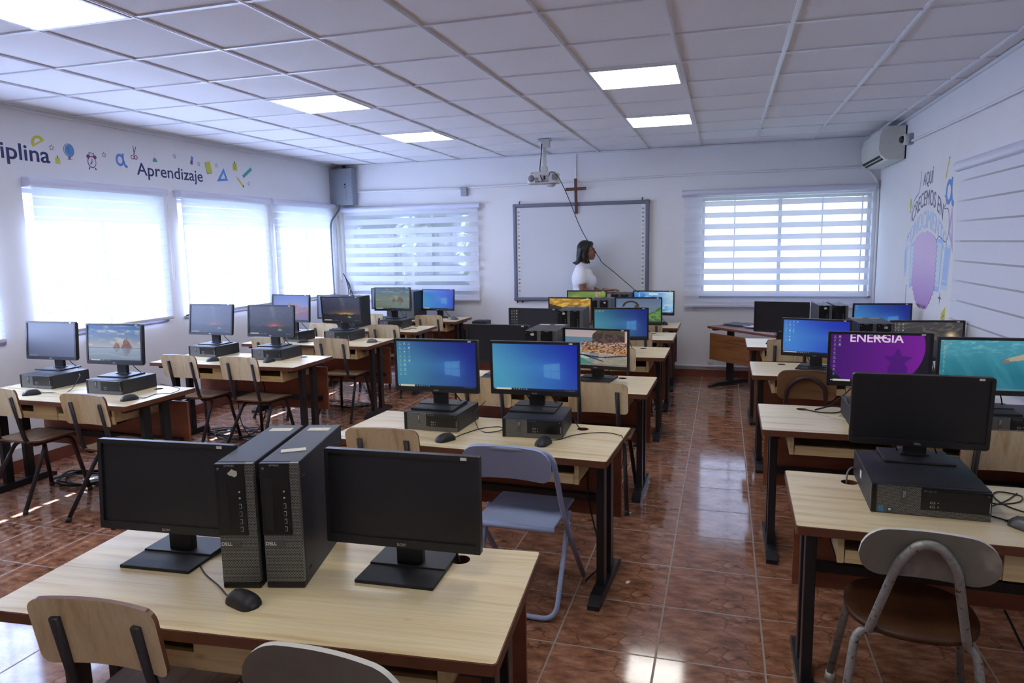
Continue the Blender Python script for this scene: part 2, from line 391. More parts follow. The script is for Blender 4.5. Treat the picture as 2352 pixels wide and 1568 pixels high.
def rrect(w, h, r, n=5, cx=0, cy=0):
    o = []
    for sx, sy, a0 in ((1, 1, 0), (-1, 1, 90), (-1, -1, 180), (1, -1, 270)):
        for k in range(n+1):
            a = R_(a0+90*k/n); o.append((cx+sx*(w/2-r)+r*math.cos(a), cy+sy*(h/2-r)+r*math.sin(a)))
    return o
def circle(cx, cy, r, n=20, ry=None): return [(cx+r*math.cos(2*PI*k/n), cy+(ry or r)*math.sin(2*PI*k/n)) for k in range(n)]
def text_mesh(txt, size, mat, thick=.0006, bold=0.0, warp=None, align='CENTER', space=1.0):
    cu = bpy.data.curves.new('text', 'FONT'); cu.body = txt; cu.size = size; cu.extrude = thick; cu.align_x = align; cu.align_y = 'CENTER'
    cu.offset = bold; cu.space_character = space; cu.resolution_u = 4
    o = bpy.data.objects.new('text', cu); COL.objects.link(o)
    bpy.context.view_layer.update()
    me = bpy.data.meshes.new_from_object(o.evaluated_get(bpy.context.evaluated_depsgraph_get()))
    bpy.data.objects.remove(o); me.materials.clear(); me.materials.append(MATS[mat])
    if warp:
        for v in me.vertices: v.co.x, v.co.y = warp(v.co.x, v.co.y)
    return me

# ------------------------------------------------------------------ room shell
def hole_wall(name, axis, pos, thick, a0, a1, holes, mat='wall_paint'):
    """wall slab with real window openings; axis 'x' = wall plane x=pos running along y, 'y' = plane y=pos running along x"""
    mb = MB(); cuts = sorted(set([a0, a1]+[h[0] for h in holes]+[h[1] for h in holes]))
    for i in range(len(cuts)-1):
        u0, u1 = cuts[i], cuts[i+1]; zs = [(0, HC+.25)]
        for h in holes:
            if h[0] <= u0 and h[1] >= u1: zs = [(0, h[2]), (h[3], HC+.25)]
        for z0, z1 in zs:
            if axis == 'x': mb.box(min(pos, pos+thick), max(pos, pos+thick), u0, u1, z0, z1, mat)
            else: mb.box(u0, u1, min(pos, pos+thick), max(pos, pos+thick), z0, z1, mat)
    return tag(mb.build(name), kind='structure')
WL = [(2.55, 3.93, 1.0, 2.17), (4.22, 5.58, 1.0, 2.17), (5.84, 7.20, 1.0, 2.17), (7.42, 8.62, 1.0, 2.17)]
WBk = [(-5.0, -3.25, 1.04, 2.1), (-.27, 1.585, 1.0, 2.17)]
WR = [(4.0, 5.9, 1.0, 2.08)]
hole_wall('wall_left', 'x', XL, -.18, YF, YB+.18, WL)
hole_wall('wall_back', 'y', YB, .18, XL, XR, WBk)
hole_wall('wall_right', 'x', XR, .18, YF, YB+.18, WR)
hole_wall('wall_front', 'y', YF, -.18, XL-.18, XR+.18, [])
mb = MB(); mb.box(XL-.18, XR+.18, YF-.18, YB+.18, -.1, 0, 'floor_tile'); tag(mb.build('floor'), kind='structure')
mb = MB(); mb.box(XL, XR, YF, YB, HC+.006, HC+.05, 'ceiling_tile'); tag(mb.build('ceiling'), kind='structure')
# suspended grid, 0.61 m cells
GX, GY, G = -.2942, 4.1099, .61
mb = MB()
i = -8
while GX+i*G < XR:
    x = GX+i*G
    if x > XL+.02: mb.box(x-.012, x+.012, YF, YB, HC-.004, HC+.006, 'grid_white'); mb.box(x-.004, x+.004, YF, YB, HC-.0065, HC-.004, 'grid_white')
    i += 1
j = -9
while GY+j*G < YB-.02:
    y = GY+j*G
    if y > YF: mb.box(XL, XR, y-.012, y+.012, HC-.0028, HC+.006, 'grid_white')
    j += 1
tag(mb.build('trim_1'), kind='structure')
mb = MB()
mb.box(XL, XL+.022, YF, YB, HC-.03, HC, 'grid_white'); mb.box(XR-.022, XR, YF, YB, HC-.02, HC, 'grid_white'); mb.box(XL, XR, YB-.02, YB, HC-.016, HC, 'grid_white')
tag(mb.build('trim_2'), kind='structure')
mb = MB(); mb.box(XL, XR, YB-.012, YB, 0, .085, 'terracotta'); tag(mb.build('baseboard_back'), kind='structure')
mb = MB(); mb.box(XL, XL+.10, YF, YB-.012, 0, .095, 'terracotta'); mb.box(XL, XL+.10, YF, YB-.012, .095, .19, 'white_paint', .006); tag(mb.build('baseboard_left'), kind='structure')
mb = MB(); mb.box(XR-.012, XR, YF, YB-.012, 0, .085, 'terracotta'); tag(mb.build('baseboard_right'), kind='structure')
# white surface conduit low on the board wall
mb = MB(); mb.tube([(XL+.1, YB-.028, .135), (XR-.03, YB-.028, .135)], .014, 'white_paint', 8); tag(mb.build('cable_conduit'), 'white cable conduit running low along the board wall above the tiled skirting', 'conduit')

def window(idx, axis, pos, out_, h, mull, sill=True):
    a0, a1, z0, z1 = h
    root = bpy.data.objects.new('window_%d' % idx, None); COL.objects.link(root); tag(root, kind='structure')
    fr_, gl_ = MB(), MB(); d0 = pos+out_*.10; d1 = pos+out_*.14; lo, hi = min(d0, d1), max(d0, d1); t = .035
    def bx(mb, u0, u1, w0, w1, l, h_, mat):
        if axis == 'x': mb.box(l, h_, u0, u1, w0, w1, mat)
        else: mb.box(u0, u1, l, h_, w0, w1, mat)
    bx(fr_, a0, a0+t, z0, z1, lo, hi, 'frame_alu'); bx(fr_, a1-t, a1, z0, z1, lo, hi, 'frame_alu')
    bx(fr_, a0+t, a1-t, z0, z0+t, lo, hi, 'frame_alu'); bx(fr_, a0+t, a1-t, z1-t, z1, lo, hi, 'frame_alu')
    for mm in mull: bx(fr_, mm-(.02 if mm in (mull[len(mull)//2-(len(mull) > 2)], mull[0] if len(mull) == 1 else None) else .007), mm+(.02 if mm in (mull[len(mull)//2-(len(mull) > 2)], mull[0] if len(mull) == 1 else None) else .007), z0+t, z1-t, lo, hi, 'frame_alu')
    bx(gl_, a0+t, a1-t, z0+t, z1-t, (lo+hi)/2-.003, (lo+hi)/2+.003, 'glass')
    fr_.build('window_frame', root); gl_.build('pane', root)
    if sill:
        sb = MB()
        if axis == 'x': sb.box(min(pos-out_*.012, pos+out_*.18), max(pos-out_*.012, pos+out_*.18), a0-.02, a1+.02, z0-.025, z0, 'sill_grey')
        else: sb.box(a0-.02, a1+.02, min(pos-out_*.012, pos+out_*.18), max(pos-out_*.012, pos+out_*.18), z0-.025, z0, 'sill_grey')
        sb.build('window_sill', root)
    if axis == 'y': return
    # iron bars outside
    ib = MB(); yo = pos+out_*.20
    nb = 5
    for k in range(1, nb):
        zz = z0+(z1-z0)*k/nb
        ib.tube([(yo, a0, zz), (yo, a1, zz)] if axis == 'x' else [(a0, yo, zz), (a1, yo, zz)], .006, 'white_paint', 6)
    for k in range(1, 6):
        uu = a0+(a1-a0)*k/6
        ib.tube([(yo, uu, z0), (yo, uu, z1)] if axis == 'x' else [(uu, yo, z0), (uu, yo, z1)], .006, 'white_paint', 6)
    ib.build('window_bars', root)
for n_, h in enumerate(WL): window(n_+1, 'x', XL, -1, h, [(h[0]+h[1])/2])
window(5, 'y', YB, 1, WBk[0], [-4.14]); window(6, 'y', YB, 1, WBk[1], [.11, .62, 1.08, 1.5])
window(7, 'x', XR, 1, WR[0], [4.65, 5.28])

def blind(label, axis, pos, inn, a0, a1, z0, z1, mat, cord=None, railr=.034):
    """inn = direction into the room"""
    d = pos+inn*.055
    cx = (d, (a0+a1)/2, z0) if axis == 'x' else ((a0+a1)/2, d, z0)
    root = thing('roller_blind', label, 'blind', (cx[0], cx[1], 0))
    P = lambda u, dd, z: (dd*inn, u, z) if axis == 'x' else (u, dd*inn, z)
    w = (a1-a0)/2
    rl = MB(); pr = []
    for k in range(13):
        an = R_(-90+180*k/12); pr.append((.036*math.cos(an), z1-.036+.036*math.sin(an)))
    pr = [(-.05, z1-.072)]+pr+[(-.05, z1)]
    vs = [P(-w, a, b) for a, b in pr]+[P(w, a, b) for a, b in pr]; n = len(pr)
    rl.add(vs, [tuple(range(n)), tuple(range(n, 2*n))]+[(i, (i+1) % n, (i+1) % n+n, i+n) for i in range(n)], 'blind_rail')
    rl.build('head_rail', root)
    fb = MB(); g = .03
    fb.add([P(-w+g, 0, z0), P(w-g, 0, z0), P(w-g, 0, z1-.06), P(-w+g, 0, z1-.06)], [(0, 1, 2, 3)], mat)
    fb.build('fabric', root)
    br = MB(); q0 = P(-w+g, -.012, z0-.03); q1 = P(w-g, .014, z0)
    br.box(min(q0[0], q1[0]), max(q0[0], q1[0]), min(q0[1], q1[1]), max(q0[1], q1[1]), z0-.03, z0, 'blind_rail', .006); br.build('bottom_rail', root)
    if cord is not None:
        cd = MB(); u = cord
        cd.tube(fillet([P(u-.012, .03, z1-.05), P(u-.012, .03, z1-.87), P(u+.012, .03, z1-.87), P(u+.012, .03, z1-.05)], .012, 4), .0028, 'white_paint', 6); cd.build('pull_cord', root)
    return root
blind('white striped blind at the left edge of the photo, mostly outside it', 'x', XL, 1, 2.5, 3.945, 1.03, 2.245, 'blind_left')
blind('white roller blind on the left wall, nearest of the three fully seen', 'x', XL, 1, 4.224, 5.64, 1.03, 2.245, 'blind_left', .70)
blind('white roller blind on the left wall, middle one of the three fully seen', 'x', XL, 1, 5.806, 7.25, 1.03, 2.25, 'blind_left', .715)
blind('narrow white roller blind on the left wall right beside the corner', 'x', XL, 1, 7.31, 8.70, 1.03, 2.255, 'blind_left', .66)
blind('striped see-through blind on the board wall with leaves behind it', 'y', YB, -1, -5.10, -3.07, .955, 2.205, 'blind_back_left')
blind('wide bright striped blind on the board wall right of the whiteboard', 'y', YB, -1, -.50, 1.60, .895, 2.26, 'blind_back_right')
blind('closed lavender-white blind on the right wall beside the mural', 'x', XR, -1, 3.75, 5.87, .80, 2.19, 'blind_right')

# ------------------------------------------------------------------ outside
mb = MB(); mb.box(-40, 40, -30, 60, -.45, -.12, 'dark_ground'); tag(mb.build('ground'), kind='structure')
mb = MB(); mb.box(XL-.56, XL-.18, YF, YB+.6, 2.62, 2.74, 'white_paint'); tag(mb.build('trim_3'), kind='structure')
mb = MB(); mb.box(XR+2.2, XR+2.35, YF, YB+.2, -.12, 2.9, 'concrete'); mb.box(XR+.18, XR+2.35, YF, YB+.2, 2.9, 3.02, 'concrete'); mb.box(XR+.18, XR+2.2, YB+.0, YB+.2, -.12, 2.9, 'concrete'); mb.box(XR+.18, XR+2.2, YF, YF+.2, -.12, 2.9, 'concrete'); tag(mb.build('added_corridor'), kind='structure')  # unseen corridor walls and roof, added to keep the right window's outside dim
def bush(label, x, y, z, rx, ry, rz, n, seed, group=None):
    rg = random.Random(seed); root = thing('leafy_tree', label, 'tree', (x, y, -.12), 0, group)
    tr = MB(); tr.tube([(0, 0, 0), (.03, 0, z*.5), (0, 0, z)], [.06, .05, .03], 'bark', 8); tr.build('trunk', root)
    fo = MB()
    for _ in range(n):
        a = rg.uniform(0, 2*PI); c = rg.uniform(-1, 1); r = rg.random()**.35; s_ = math.sqrt(1-c*c)
        p = Vector((rx*r*s_*math.cos(a), ry*r*s_*math.sin(a), z+rz*r*c)); l = rg.uniform(.06, .13); w_ = l*.28
        M = Matrix.Translation(p) @ Euler((rg.uniform(-1, 1), rg.uniform(-1, 1), rg.uniform(0, 6.28))).to_matrix().to_4x4()
        fo.add([(-l, 0, 0), (0, -w_, .01), (l, 0, 0), (0, w_, .01)], [(0, 1, 2, 3)], 'leaf', False, M)
    fo.build('foliage', root)
bush('leafy green tree outside behind the left striped blind of the board wall', -5.68, 10.6, 1.55, .46, .7, 1.3, 4200, 1)
bush('leafy green tree outside behind the middle of the see-through blind', -4.62, 10.7, 1.45, .45, .7, 1.25, 4200, 2)
bush('leafy green tree outside behind the right end of the see-through blind', -3.56, 10.6, 1.5, .44, .7, 1.2, 4200, 3)
mb = MB(); mb.box(-8, -1.9, 11.8, 12.0, -.12, 3.0, 'panel_grey'); tag(mb.build('garden_wall'), 'grey boundary wall outside behind the trees', 'wall')

# ------------------------------------------------------------------ ceiling lamps
def lamp(ci, rj, label):
    x = GX+(ci+.5)*G; y = GY+(rj+.5)*G
    root = thing('ceiling_lamp', label, 'ceiling light', (x, y, HC), 0, None)
    a = .293; f = MB()
    for (x0, x1, y0, y1) in ((-a, a, -a, -a+.018), (-a, a, a-.018, a), (-a, -a+.018, -a+.018, a-.018), (a-.018, a, -a+.018, a-.018)):
        f.box(x0, x1, y0, y1, -.010, .005, 'lamp_frame')
    f.build('frame', root)
    g = MB(); g.box(-a+.018, a-.018, -a+.018, a-.018, -.007, .0, 'lamp_glow'); g.build('diffuser', root)
lamp(-5, -3, 'square ceiling light panel in the top left corner of the photo')
lamp(-5, 1, 'square ceiling light panel on the left, second from the top left corner')
lamp(-5, 4, 'small far square ceiling light panel above the see-through blind')
lamp(-1, 1, 'square ceiling light panel on the right, the nearer and larger of two')
lamp(-1, 4, 'square ceiling light panel on the right, far one nearest the projector')
lamp(-1, -3, 'unseen square ceiling light panel added above the camera')  # this and the next two: unseen panels, added for more room light
lamp(-1, -6, 'unseen square ceiling light panel added behind the camera on the right')
lamp(-5, -6, 'unseen square ceiling light panel added behind the camera on the left')

# ------------------------------------------------------------------ desks
DW, DD = 1.42, .60
def desk_meshes():
    o = {}
    t = MB(); hole = [circle(-.48, .205, .03, 24), circle(.48, .205, .03, 24)]
    t.prism(rrect(DW, DD, .012, 3), TZ-.030, TZ-.0015, 'red_edge', hole, 'red_edge')
    t.prism(rrect(DW-.006, DD-.006, .010, 3), TZ-.0015, TZ, 'pine', [circle(-.48, .205, .0301, 24), circle(.48, .205, .0301, 24)], 'red_edge')
    o['desktop'] = t.mesh('desktop')
    m_ = MB(); m_.box(-.67, .67, .245, .261, .255, .63, 'modesty'); o['modesty_panel'] = m_.mesh('modesty_panel')
    lg = MB()
    for y in (-.085, .075): lg.box(-.019, .019, y-.03, y+.03, .028, TZ-.055, 'black_metal', .004)
    lg.box(-.019, .019, -.25, .25, TZ-.056, TZ-.031, 'black_metal', .003)
    # floor bar with sloping toes
    pr = [(-.26, .0), (.26, .0), (.26, .022), (.20, .048), (-.20, .048), (-.26, .022)]
    M = Matrix(((0, 0, 1, 0), (1, 0, 0, 0), (0, 1, 0, 0), (0, 0, 0, 1)))
    lg.prism(pr, -.028, .028, 'black_metal', M=M); o['leg'] = lg.mesh('leg')
    cb = MB(); cb.box(-.62, .62, .21, .244, .335, .375, 'black_metal', .003); o['crossbar'] = cb.mesh('crossbar')
    sh = MB(); z0 = .59; z1 = TZ-.0315; y0 = -.258; y1 = .17
    sh.box(-.575, .575, y0+.012, y1, z0, z0+.012, 'pine_shelf')                 # bottom board
    for x in (-.575, .555): sh.box(x, x+.02, y0, y1, z0, z1, 'pine_shelf')
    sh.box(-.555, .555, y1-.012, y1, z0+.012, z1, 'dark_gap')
    sh.box(-.10, .10, y0, y0+.018, z0, z1, 'pine_shelf')                        # centre block
    sh.box(-.10, -.085, y0+.018, y1-.012, z0+.012, z1, 'pine_shelf'); sh.box(.085, .10, y0+.018, y1-.012, z0+.012, z1, 'pine_shelf')
    for x0, x1 in ((-.551, -.103), (.103, .551)): sh.box(x0, x1, y0+.004, y0+.02, z0, z0+.045, 'pine_shelf')
    o['keyboard_shelf'] = sh.mesh('keyboard_shelf')
    return o
DM = desk_meshes()
def desk(label, x, y, yaw, group='two-seat computer desks'):
    r = thing('computer_desk', label, 'desk', (x, y, 0), R_(yaw), group)
    inst('desktop', DM['desktop'], r); inst('modesty_panel', DM['modesty_panel'], r); inst('crossbar', DM['crossbar'], r); inst('keyboard_shelf', DM['keyboard_shelf'], r)
    for sx in (-.64, .64): inst('leg', DM['leg'], r, (sx, 0, 0))
    return r
desk('pale pine desk at the bottom left, nearest, with two black towers standing on it', -1.205, 1.632, 4.8)
desk('pale pine desk with two blue screens and a blue folding chair tucked at it', -1.162, 3.262, -3.0)
desk('pale pine desk in the middle row with the cliffside village screen on it', -1.145, 4.64, -1.0)
desk('pale pine desk of the middle row, fourth from the front', -1.155, 6.06, 0)
desk('pale pine desk of the middle row, second from the whiteboard', -1.165, 7.13, 0)
desk('pale pine desk of the middle row right in front of the whiteboard', -1.180, 8.10, 0)
desk('pale pine desk at the bottom right with the grey oval-back chair at it', .962, 2.68, -1.0)
desk('pale pine desk carrying the purple screen on the right', .912, 3.92, -.5)
desk('pale pine desk on the right with the brown rounded chair at it', .916, 5.42, 0)
desk('pale pine desk on the right, farthest of its row beside the brown desk', .92, 6.80, 0)
desk('pale pine desk at the left edge under the first window, nearest of the window row', -4.19, 3.64, -1.0)
desk('pale pine desk by the windows with two dark starry screens on it', -3.97, 5.06, 0)
desk('pale pine desk by the windows, third from the front', -3.94, 6.22, 0)
desk('pale pine desk by the windows, fourth from the front', -3.945, 7.34, 0)
desk('pale pine desk in the far left corner by the electrical panel', -3.885, 8.38, 0)

# ------------------------------------------------------------------ wooden chairs
def curved_panel(w, h, t, sag, r, tilt, nx=14, ny=6, mat='chair_ply', edge='red_edge'):
    """rounded ply panel in x (width) / v (height), bowed by sag in y; returns MB"""
    mb = MB(); out_ = rrect(w, h, r, 5)
    M = Euler((tilt, 0, 0)).to_matrix().to_4x4()
    bm = bmesh.new()
    def inside(x, z):
        ax, az = abs(x), abs(z)
        return not (ax > w/2-r and az > h/2-r and math.hypot(ax-(w/2-r), az-(h/2-r)) > r)
    # column strips: z-extent of the rounded rectangle at each x
    xs = sorted(set([-w/2+w*i/nx for i in range(nx+1)]+[sg*(w/2-r+r*math.sin(R_(a))) for a in (0, 22, 45, 67, 90) for sg in (-1, 1)]))
    rows = []
    for x in xs:
        ax = abs(x); hh = h/2 if ax <= w/2-r else (h/2-r)+math.sqrt(max(0, r*r-(ax-(w/2-r))**2))
        rows.append([(x, -hh+2*hh*j/ny) for j in range(ny+1)])
    def Y(x): return sag*((2*x/w)**2)
    front = [[(x, Y(x)-t/2, z) for x, z in rw] for rw in rows]; back = [[(x, Y(x)+t/2, z) for x, z in rw] for rw in rows]
    n = ny+1; vs = [p for rw in front for p in rw]+[p for rw in back for p in rw]; o = len(rows)*n; ff = []; bf = []; ef = []
    for i in range(len(rows)-1):
        for j in range(ny):
            a, b, c, d = i*n+j, (i+1)*n+j, (i+1)*n+j+1, i*n+j+1
            ff.append((a, b, c, d)); bf.append((d+o, c+o, b+o, a+o))
        ef.append((i*n, i*n+o, (i+1)*n+o, (i+1)*n)); ef.append(((i+1)*n+ny, (i+1)*n+ny+o, i*n+ny+o, i*n+ny))
    for j in range(ny):
        ef.append((j+1, j+1+o, j+o, j)); k = (len(rows)-1)*n; ef.append((k+j, k+j+o, k+j+1+o, k+j+1))
    mb.add(vs, ff+bf, mat, False, M); mb.add(vs, ef, edge, False, M); bm.free()
    return mb
def chair_meshes():
    o = {}
    o['backrest'] = curved_panel(.372, .195, .012, -.022, .03, R_(10)).mesh('backrest')
    st = MB(); w, d = .37, .37; n = 8; m_ = 8; vs = []; fs = []
    out_ = rrect(w, d, .045, 4)
    # seat: bowed plywood, slightly dropped at the front edge
    def Z(x, y): return .006*((2*x/w)**2)+(-.012*max(0, (y-.09)/.09)**2)+(.010*max(0, (-y-.10)/.08)**2)
    cols = 12; rws = 10
    for lay, dz in ((0, 0), (1, -.012)):
        for i in range(cols+1):
            x = -w/2+w*i/cols; ax = abs(x); r = .045; hh = d/2 if ax <= w/2-r else (d/2-r)+math.sqrt(max(0, r*r-(ax-(w/2-r))**2))
            for j in range(rws+1):
                y = -hh+2*hh*j/rws; vs.append((x, y, .438+Z(x, y)+dz))
    n = rws+1; o_ = (cols+1)*n; tf = []; ef = []
    for i in range(cols):
        for j in range(rws):
            a, b, c, d_ = i*n+j, (i+1)*n+j, (i+1)*n+j+1, i*n+j+1; tf += [(a, b, c, d_), (d_+o_, c+o_, b+o_, a+o_)]
        ef += [(i*n, i*n+o_, (i+1)*n+o_, (i+1)*n), ((i+1)*n+rws, (i+1)*n+rws+o_, i*n+rws+o_, i*n+rws)]
    for j in range(rws):
        ef += [(j+1, j+1+o_, j+o_, j)]; k = cols*n; ef += [(k+j, k+j+o_, k+j+1+o_, k+j+1)]
    st.add(vs, tf, 'seat_ply', True); st.add(vs, ef, 'red_edge'); o['seat'] = st.mesh('seat')
    for sx, nm in ((-1, 'l'), (1, 'r')):
        fp = MB(); fp.tube(fillet([(sx*.119, -.245, .756), (sx*.123, -.175, .415), (sx*.135, .125, .413), (sx*.183, .19, .012)], [.07, .06], 7), .0138, 'dark_tube', 10)
        fp.cyl((sx*.183, .19, 0), (sx*.182, .188, .03), .0155, 'rubber', 10); o['front_'+nm] = fp.mesh('side_tube')
        rl = MB(); rl.tube(fillet([(sx*.02, -.02, .403), (sx*.135, -.06, .402), (sx*.188, -.285, .012)], [.05], 7), .0134, 'dark_tube', 10)
        rl.cyl((sx*.188, -.285, 0), (sx*.186, -.279, .03), .0155, 'rubber', 10); o['rear_'+nm] = rl.mesh('leg')
    return o
CM = chair_meshes()
CHAIRS = 'wooden school chairs with black tube frames'
def chair(label, x, y, yaw=0, group=CHAIRS):
    """x, y: middle of the top edge of the backrest"""
    c, s = math.cos(R_(yaw)), math.sin(R_(yaw)); r = thing('school_chair', label, 'chair', (x-s*.235, y+c*.235, 0), R_(yaw), group)
    inst('backrest', CM['backrest'], r, (0, -.218, .715)); inst('seat', CM['seat'], r)
    for k in ('l', 'r'): inst('frame_tube', CM['front_'+k], r); inst('leg', CM['rear_'+k], r)
    return r
chair('pale wooden chair at the bottom left, nearest the camera, at the desk with towers', -1.470, 1.262, 4)
chair('pale wooden chair cut by the left edge of the photo, at the first window desk', -4.44, 3.275, -2)
chair('pale wooden chair with a cracked back, right seat of the first window desk', -3.68, 3.233, -3)
chair('pale wooden chair with knotty back, left seat of the desk with two starry screens', -4.27, 4.67, -4)
chair('pale wooden chair with two split marks, right seat of the desk with starry screens', -3.68, 4.66, -3)
chair('pale wooden chair half hidden behind a starry screen, left seat of the third window desk', -4.23, 5.80, 0)
chair('pale wooden chair at the third window desk, right seat beside the aisle', -3.547, 5.82, 0)
chair('pale wooden chair at the fourth window desk, left seat', -4.34, 6.98, 0)
chair('pale wooden chair at the fourth window desk, right seat', -3.57, 6.95, 0)
chair('pale wooden chair in the far left corner, left seat behind the beach picture screen', -4.32, 8.05, 0)
chair('pale wooden chair in front of the far corner desk, right seat', -3.50, 8.02, 0)
chair('pale wooden chair with a chipped top edge, left of the blue folding chair', -1.53, 2.918, 3)
chair('pale wooden chair in the middle row just right of the large blue screen', -.725, 4.20, -1)
chair('pale wooden chair seen between the two large blue screens', -1.475, 4.22, 0)
chair('pale wooden chair beside the desk under the teal and blue screen', -.855, 5.68, 0)
chair('pale wooden chair beside the black-arch picture screen', -.825, 6.73, 0)
chair('pale wooden chair at the desk in front of the whiteboard, beside a mouse', -.81, 7.70, 0)
chair('pale wooden chair mostly hidden behind the middle row towers', -1.37, 6.74, 0)
chair('pale wooden chair on the right at the farthest pine desk, half behind a blue screen', .555, 6.38, 0)
chair('pale wooden chair at the right edge under the underwater picture screen', 1.22, 3.50, 0)

# painted tube chairs with one loop carrying the backrest
def loop_chair(label, x, y, yaw, backpoly, backmat, edgemat, tube, seatmat, oval=True, bw=.38, bh=.165, zc=.735, loopw=.075, looph=.80, patch=None):
    c, s = math.cos(R_(yaw)), math.sin(R_(yaw)); r = thing('tube_chair', label, 'chair', (x-s*.26, y+c*.26, 0), R_(yaw))
    bk = curved_panel(bw, bh, .013, -.030, bh*.499 if oval else .05, R_(9), 24, 6, backmat, edgemat)
    bk.build('backrest', r, (0, -.235, zc))
    se = MB(); n = 32; a, b = .195, .20
    prof = [(1, -.018), (1, -.004), (.985, 0), (.5, -.006), (0.01, -.008)]
    vs = []; fs = []
    for q, dz in [(.98, -.018)]+prof:
        for k in range(n):
            an = 2*PI*k/n; ex = 2.4
            cx = abs(math.cos(an))**(2/ex)*math.copysign(1, math.cos(an)); cy = abs(math.sin(an))**(2/ex)*math.copysign(1, math.sin(an))
            vs.append((a*q*cx, b*q*cy, .452+dz))
    L_ = len(prof)+1
    for i in range(L_-1):
        for k in range(n): fs.append((i*n+k, i*n+(k+1) % n, (i+1)*n+(k+1) % n, (i+1)*n+k))
    fs.append(tuple(range(n))[::-1]); se.add(vs, fs, seatmat, True); se.build('seat', r)
    lp = MB(); w = loopw; top = looph-.035
    lp.tube(fillet([(-.115, -.11, .425), (-.135, -.165, .428), (-w, -.262, top-.05), (-w*.35, -.268, top+.012), (w*.35, -.268, top+.012), (w, -.262, top-.05), (.135, -.165, .428), (.115, -.11, .425)], [.04, .06, .05, .05, .06, .04], 7), .0135, tube, 12)
    lp.build('back_loop', r)
    for sx in (-1, 1):
        for sy, yy, fy in ((-1, -.13, -.225), (1, .12, .215)):
            lg = MB(); lg.tube(fillet([(sx*.03, yy*.9, .421), (sx*.165, yy, .419), (sx*.212, fy, .04)], [.055], 7), .0135, tube, 12); lg_o = lg.build('leg', r)
            ft = MB(); ft.cyl((sx*.212, fy, .04), (sx*.2145, fy*1.012, 0), .0165, 'metal_white' if 'grey' in tube else 'rubber', 12); ft.build('foot_cap', lg_o)
    return r
loop_chair('grey painted chair with oval back and brown seat at the bottom right desk', .588, 2.20, -5, None, 'grey_paint_worn', 'off_white', 'grey_tube_worn', 'brown_seat', bw=.365, bh=.155)
loop_chair('grey painted oval-back chair cut off by the bottom edge of the photo', -.785, 1.19, -4, None, 'grey_paint_worn', 'off_white', 'grey_tube_worn', 'brown_seat', bw=.425, bh=.19, zc=.727, looph=.695)
loop_chair('brown wooden chair with rounded rectangular back on a purplish tube loop', .533, 4.87, -2, None, 'brown_back', 'brown_back', 'tube_purple', 'brown_seat', oval=False, bw=.36, bh=.20, zc=.712, loopw=.115, looph=.785)

# blue folding chair
fc = thing('folding_chair', 'pale blue metal folding chair pushed under the desk with two blue screens', 'chair', (-.862, 3.02, 0), R_(-2))
b = curved_panel(.40, .155, .010, -.03, .06, R_(14), 20, 6, 'folding_blue', 'folding_blue'); b.build('backrest', fc, (0, -.238, .735))
s_ = MB(); s_.box(-.185, .185, -.19, .20, .423, .438, 'folding_blue', .006, 3); s_.tube([(-.19, -.195, .428), (.19, -.195, .428)], .0125, 'folding_blue', 10); s_.build('seat', fc)
f_ = MB(); f_.tube(fillet([(-.212, .27, .012), (-.212, -.10, .44), (-.200, -.252, .80), (.200, -.252, .80), (.212, -.10, .44), (.212, .27, .012)], [.2, .085, .085, .2], 8), .0125, 'folding_blue', 10); f_.build('front_frame', fc)
g_ = MB(); g_.tube(fillet([(-.198, .04, .435), (-.192, -.19, .014), (.192, -.19, .014), (.198, .04, .435)], [.07, .07], 8), .0115, 'folding_blue', 10); g_.build('rear_frame', fc)
h_ = MB()
for sx in (-1, 1): h_.cyl((sx*.195, -.035, .40), (sx*.222, -.035, .40), .010, 'folding_blue', 10)
h_.build('hinge', fc)

# ------------------------------------------------------------------ screen pictures
def vnoise(u, v, sc, seed=0, oct_=4):
    rs = np.random.RandomState(seed); out_ = np.zeros_like(u); amp = 1; tot = 0
    for o in range(oct_):
        g = rs.rand(64, 64); x = (u*sc*(2**o)) % 63; y = (v*sc*(2**o)) % 63
        xi = x.astype(int); yi = y.astype(int); fx = x-xi; fy = y-yi; fx = fx*fx*(3-2*fx); fy = fy*fy*(3-2*fy)
        out_ += amp*((g[xi, yi]*(1-fx)+g[xi+1, yi]*fx)*(1-fy)+(g[xi, yi+1]*(1-fx)+g[xi+1, yi+1]*fx)*fy); tot += amp; amp *= .5
    return out_/tot
def mixc(a, b, t): t = np.clip(t, 0, 1)[..., None]; return a*(1-t)+b*t
C3 = lambda *c: np.array(c, float)/255
def put(img, mask, col, a=1.0): img[mask] = img[mask]*(1-a)+C3(*col)*a
def icons(img, u, v, cols, rows, x0=.025, dx=.058, dy=.095, counts=None):
    rg = random.Random(5); pal = [(225, 215, 180), (235, 235, 235), (200, 170, 90), (90, 160, 220), (210, 120, 90), (120, 190, 120)]
    for cc in range(cols):
        for k in range(counts[cc] if counts else rows):
            cx = x0+cc*dx+.018; cy = .955-k*dy; c = pal[rg.randrange(6)]
            put(img, (abs(u-cx) < .0095) & (abs(v-cy) < .016), c, .6)
            put(img, (abs(u-cx) < .015) & (abs(v-cy+.034) < .006), (215, 220, 225), .35)
def taskbar(img, u, v, search=True, dark=(16, 20, 30)):
    put(img, v < .042, dark, .85)
    if search: put(img, (v > .006) & (v < .038) & (u > .035) & (u < .22), (222, 214, 196), .9)
    put(img, (v > .012) & (v < .03) & (abs(u-.018) < .007), (235, 235, 240))
    for k in range(6): put(img, (v > .012) & (v < .030) & (abs(u-(.25+k*.03)) < .006), (170, 175, 185), .8)
    for k in range(5): put(img, (v > .015) & (v < .027) & (abs(u-(.86+k*.025)) < .006), (190, 190, 200), .7)
